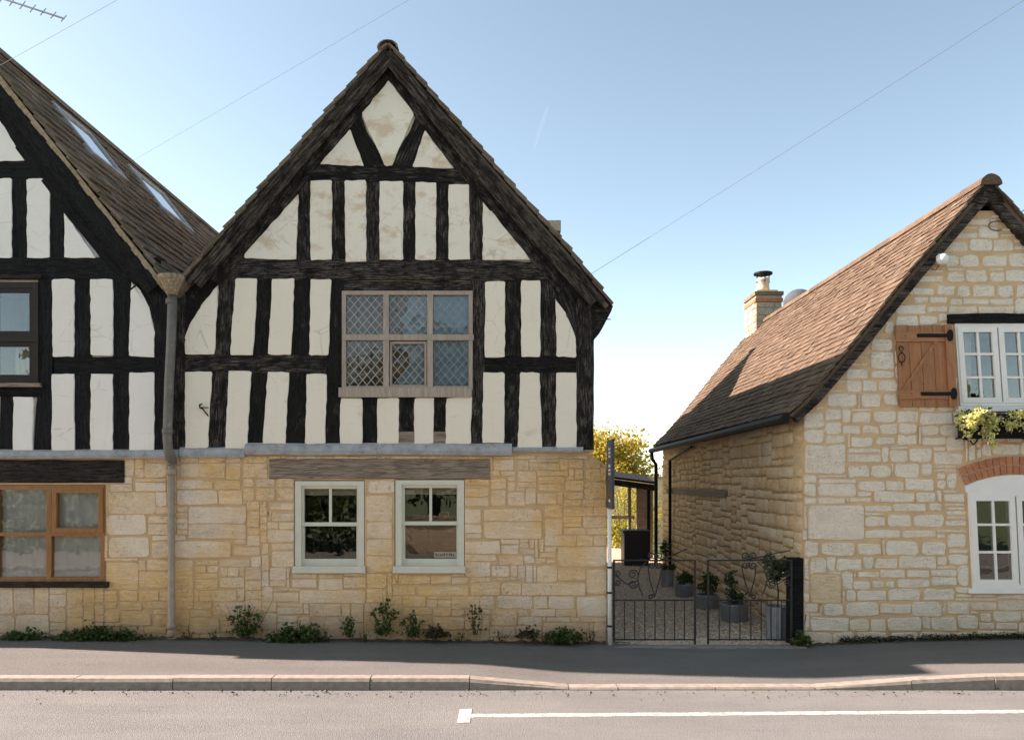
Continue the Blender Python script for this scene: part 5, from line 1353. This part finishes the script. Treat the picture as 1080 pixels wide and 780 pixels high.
for i, (x, y, h, r, m, lb_) in enumerate(((2.75, 22.2, 1.05, .5, 'yellow_leaf', 'yellow-green sunlit shrub standing beyond the black storage box'), (3.35, 24.5, 2.3, .55, 'yellow_leaf', 'tall yellow sunlit shrub seen under the lean-to roof'), (4.3, 26, 1.9, .7, 'gold_leaf', 'golden sunlit shrub in front of the garden wall'))):
    s_ = thing('garden_shrub', (x, y, -.27), lb_, 'shrub', 'shrubs in the garden behind'); rg = random.Random(40 + i)
    sb = MB()
    for k in range(6): sb.tube([(x, y, -.28), (x + math.cos(k) * r * .5, y + math.sin(k) * r * .5, -.2 + h * .7)], .012, 4)
    sb.build('stem', M['bark'], s_); leaves(1500, (x, y, -.27 + h * .55), (r, r, h * .5), .07, rg, clump=36).build('foliage', M[m], s_)
gwl = thing('garden_wall', (3, 27.5, -.3), 'golden stone garden wall behind the yellow shrubs', 'wall')
MB().box(-4, 12, 27.5, 27.8, -.3, 1.9).build('masonry', M['stone_side'], gwl); MB().box(-4.05, 12.05, 27.44, 27.86, 1.9, 1.98).build('coping', M['stone_far'], gwl)

# ================================================================== weeds
tuft('ground_weed', 24, 677, 46, 15, 'low dark green weed mat under the wooden window against the stone, the smaller of two')
tuft('ground_weed', 103, 678, 98, 20, 'long low green weed mat along the wall beside the wooden window sill', n=620)
sprig('wall_weed', 259, 670, 40, 38, 'bushy dark green upright weed against the wall between the grey pipe and the sash windows', n=300, stems=7)
tuft('ground_weed', 313, 678, 58, 22, 'round bright green weed clump on the pavement under the first sash window', n=480)
sprig('wall_weed', 369.5, 670, 14, 25, 'small upright green weed under the gap between the sash windows', n=110, stems=3)
sprig('wall_weed', 406, 669, 24, 52, 'tall thin green weed climbing the wall between the sash windows', n=240, stems=4)
sprig('wall_weed', 435, 671, 22, 30, 'ragged green weed under the second sash window', n=140, stems=4)
tuft('ground_weed', 461, 672, 28, 13, 'sparse brownish weed at the wall foot under the second sash window', 'weed_dry', n=110)
sprig('wall_weed', 502, 668, 20, 34, 'wiry half-dry weed rooted in the wall past the second sash window', 'weed_dry', n=60, stems=4)
tuft('ground_weed', 556, 672, 26, 11, 'thin patch of dry weed at the foot of the stone wall', 'weed_dry', n=70)
tuft('ground_weed', 597, 676, 34, 17, 'low green weed clump at the wall foot beside the pale drainpipe', n=260)
tuft('ground_weed', 846, 680, 18, 16, 'small green weed at the foot of the black gate post', n=140)
for px, w, m_ in ((200, 14, 'weed_dry'), (226, 12, 'weed'), (345, 12, 'weed_dry'), (386, 14, 'weed'), (486, 12, 'weed'), (528, 16, 'weed_dry'), (576, 10, 'weed_dry'), (622, 12, 'weed_dry')):
    sprig('wall_weed', px, 673 + (px - 200) * .009, w, 11 + px % 7, 'tiny straggling weed at the foot of the gabled house wall', m_, n=26, stems=3, leaf=.03, group='tiny weeds at the foot of the gabled house')
rg = random.Random(6)
for a, b, lb_ in ((884, 962, 'dark moss strip along the cottage wall foot beside the gate post'), (966, 1110, 'dark moss strip along the cottage wall foot under the arched window')):
    mb = MB()
    for _ in range(int((b - a) * 11)):
        px = rg.uniform(a, b); leaves(1, (X(px), F - .02 - rg.random() * .02, Z(676 - (px - 880) * .025) + abs(rg.gauss(0, .025))), (.01, .01, .01), .022, rg, mb=mb)
    tag(mb.build('moss', M['moss']), lb_, 'moss', kind='stuff')

# ================================================================== wires to a pole across the road
PT = Vector((12, 1.2, CAMZ + 8.07))
pole = thing('utility_pole', (12, 1.2, -.03), 'tall wooden utility pole across the road', 'pole')
MB().tube([(12, 1.25, -.3), (12, 1.25, 10.1)], [.14, .09], 10).build('shaft', M['bark'], pole); MB().box(11.3, 12.7, 1.2, 1.3, 9.8, 9.92).build('crossarm', M['bark'], pole)
def ray(px, py, y): return Vector(((px - 540) * y / FOC, y, CAMZ + (HZ - py) * y / FOC))
for (px, py, y, r, lb_) in ((-14, 77, 9.02, .008, 'thin dark overhead wire crossing above the white gable'), (129, 176, 12.96, .007, 'thin overhead wire rising from the ridge with the roof lights'), (596, 306, 10.3, .009, 'overhead wire rising from behind the gabled roof into the open sky')):
    a = ray(px, py, y); n = 24
    pts = [a.lerp(PT, i / n) - Vector((0, 0, .10 * math.sin(math.pi * i / n))) for i in range(n + 1)]
    tag(MB().tube(pts, r * .25, 5).build('overhead_wire', M['wire']), lb_, 'wire', 'overhead wires')

# ================================================================== neighbours that the picture shows by shadow and reflection
nb = thing('stone_house', (-13, 11, 0), 'plain stone house next along the row', 'house')
MB().box(-17, X(-266), 9.55, 16, -.2, 3.7).build('wall', M['stone_far'], nb)
a = [(-17.2, 9.4, 3.62), (X(-266), 9.4, 3.62), (X(-266), 12.8, 6.4), (-17.2, 12.8, 6.4)]; MB().hexa([(p[0], p[1], p[2] - .08) for p in a], a).build('roof', M['slate'], nb)
a = [(-17.2, 12.8, 6.4), (X(-266), 12.8, 6.4), (X(-266), 16.2, 3.62), (-17.2, 16.2, 3.62)]; MB().hexa([(p[0], p[1], p[2] - .08) for p in a], a).build('roof', M['slate'], nb)
for xx in (-15.5, -12.2):
    w_ = MB().box(xx, xx + .9, 9.5, 9.549, 1.0, 2.1).build('window', M['white_far'], nb); MB().box(xx + .08, xx + .82, 9.48, 9.499, 1.08, 2.02).build('pane', M['bin'], w_)
op = thing('cottage_opposite', (5.2, -8, 0), 'stone cottage across the road with tiled roof', 'house')
MB().box(1.2, 9.4, -13, -8, -.2, 3.0).build('wall', M['stone_warm'], op)
a = [(1.0, -7.75, 2.95), (9.6, -7.75, 2.95), (9.6, -10.5, 5.8), (1.0, -10.5, 5.8)]; MB().hexa([(p[0], p[1], p[2] - .08) for p in a], a).build('roof', M['tile'], op)
a = [(1.0, -10.5, 5.8), (9.6, -10.5, 5.8), (9.6, -13.25, 2.95), (1.0, -13.25, 2.95)]; MB().hexa([(p[0], p[1], p[2] - .08) for p in a], a).build('roof', M['tile'], op)
for xx in (2.3, 6.8):
    w_ = MB().box(xx, xx + 1.0, -7.999, -7.94, .9, 2.0).build('window', M['white_far'], op); MB().box(xx + .1, xx + .9, -7.939, -7.93, 1.0, 1.9).build('pane', M['bin'], w_)
d_ = MB().box(4.7, 5.6, -7.999, -7.93, -.2, 1.95).build('door', M['orange_wood'], op)
ow = thing('roadside_wall', (0, -2.4, -.1), 'low stone wall along the far pavement across the road', 'wall')
MB().box(-3.2, 11, -2.6, -2.3, -.3, .85).build('masonry', M['stone_side'], ow); MB().box(-3.23, 11.03, -2.65, -2.25, .85, .93).build('coping', M['stone_far'], ow)
for i, (x, y, h, r) in enumerate(((-6.5, -6.5, 6.0, 2.2), (-2.6, -8, 6.6, 2.4), (-11.5, -7, 7, 2.6), (12.5, -6.5, 5.5, 2.0))):
    tree('roadside_tree', x, y, -.25, h, r, ('leafy green tree across the road behind the middle of the hedge', 'leafy green tree across the road beside the tiled cottage', 'tallest leafy green tree across the road behind the hedge end', 'smallest leafy green tree across the road by the utility pole')[i], 'tree_leaf', 6000, .34, 60 + i, .3, group='trees across the road', clumps=70)

A, B = ray(562.5, 158, 2600), ray(578, 112, 2600)
tag(MB().tube([A, A.lerp(B, .5), B], [2.5, 5, 4], 8).build('contrail', M['contrail']), 'short faint white contrail in the open blue sky', 'contrail')

hg = thing('roadside_hedge', (-9, -2.6, -.3), 'clipped green hedge along the far pavement across the road', 'hedge'); rg = random.Random(77); hb = MB()
for _ in range(9000):
    leaves(1, (rg.uniform(-15, -3.3), -2.6 + rg.uniform(-.4, .4), rg.uniform(-.25, 1.6)), (.05, .05, .05), .13, rg, mb=hb)
hb.build('foliage', M['tree_leaf'], hg)
st_ = MB()
for k in range(20): st_.tube([(-14.7 + k * .58, -2.6, -.32), (-14.7 + k * .58, -2.6, 1.3)], .02, 5)
st_.build('stem', M['bark'], hg)

# dirt and litter gathered along the foot of the walls
for a, b, y, lb_ in ((-100, 176, F, 'dark soil and litter along the foot of the white timbered house'), (186, 638, F, 'dark soil and litter along the foot of the gabled house'), (852, 1150, F, 'dark soil and litter along the foot of the stone cottage')):
    n = int((b - a) / 4); vs_ = []; fs = []
    for i in range(n + 1):
        x = X(a + (b - a) * i / n); z = pz(x, y); h = .012 + .03 * random.Random(i * 3 + a).random() ** 2; w = .03 + .06 * random.Random(i * 5 + a).random()
        vs_ += [(x, y + .02, z + h + .004), (x, y - w * .4, z + h * .6 + .003), (x, y - w, z - .004)]
    for i in range(n):
        for k in (0, 1): fs.append((i * 3 + k, i * 3 + k + 1, i * 3 + k + 4, i * 3 + k + 3))
    tag(mk('soil', vs_, fs, M['wall_dirt'], None, True), lb_, 'soil', kind='stuff')
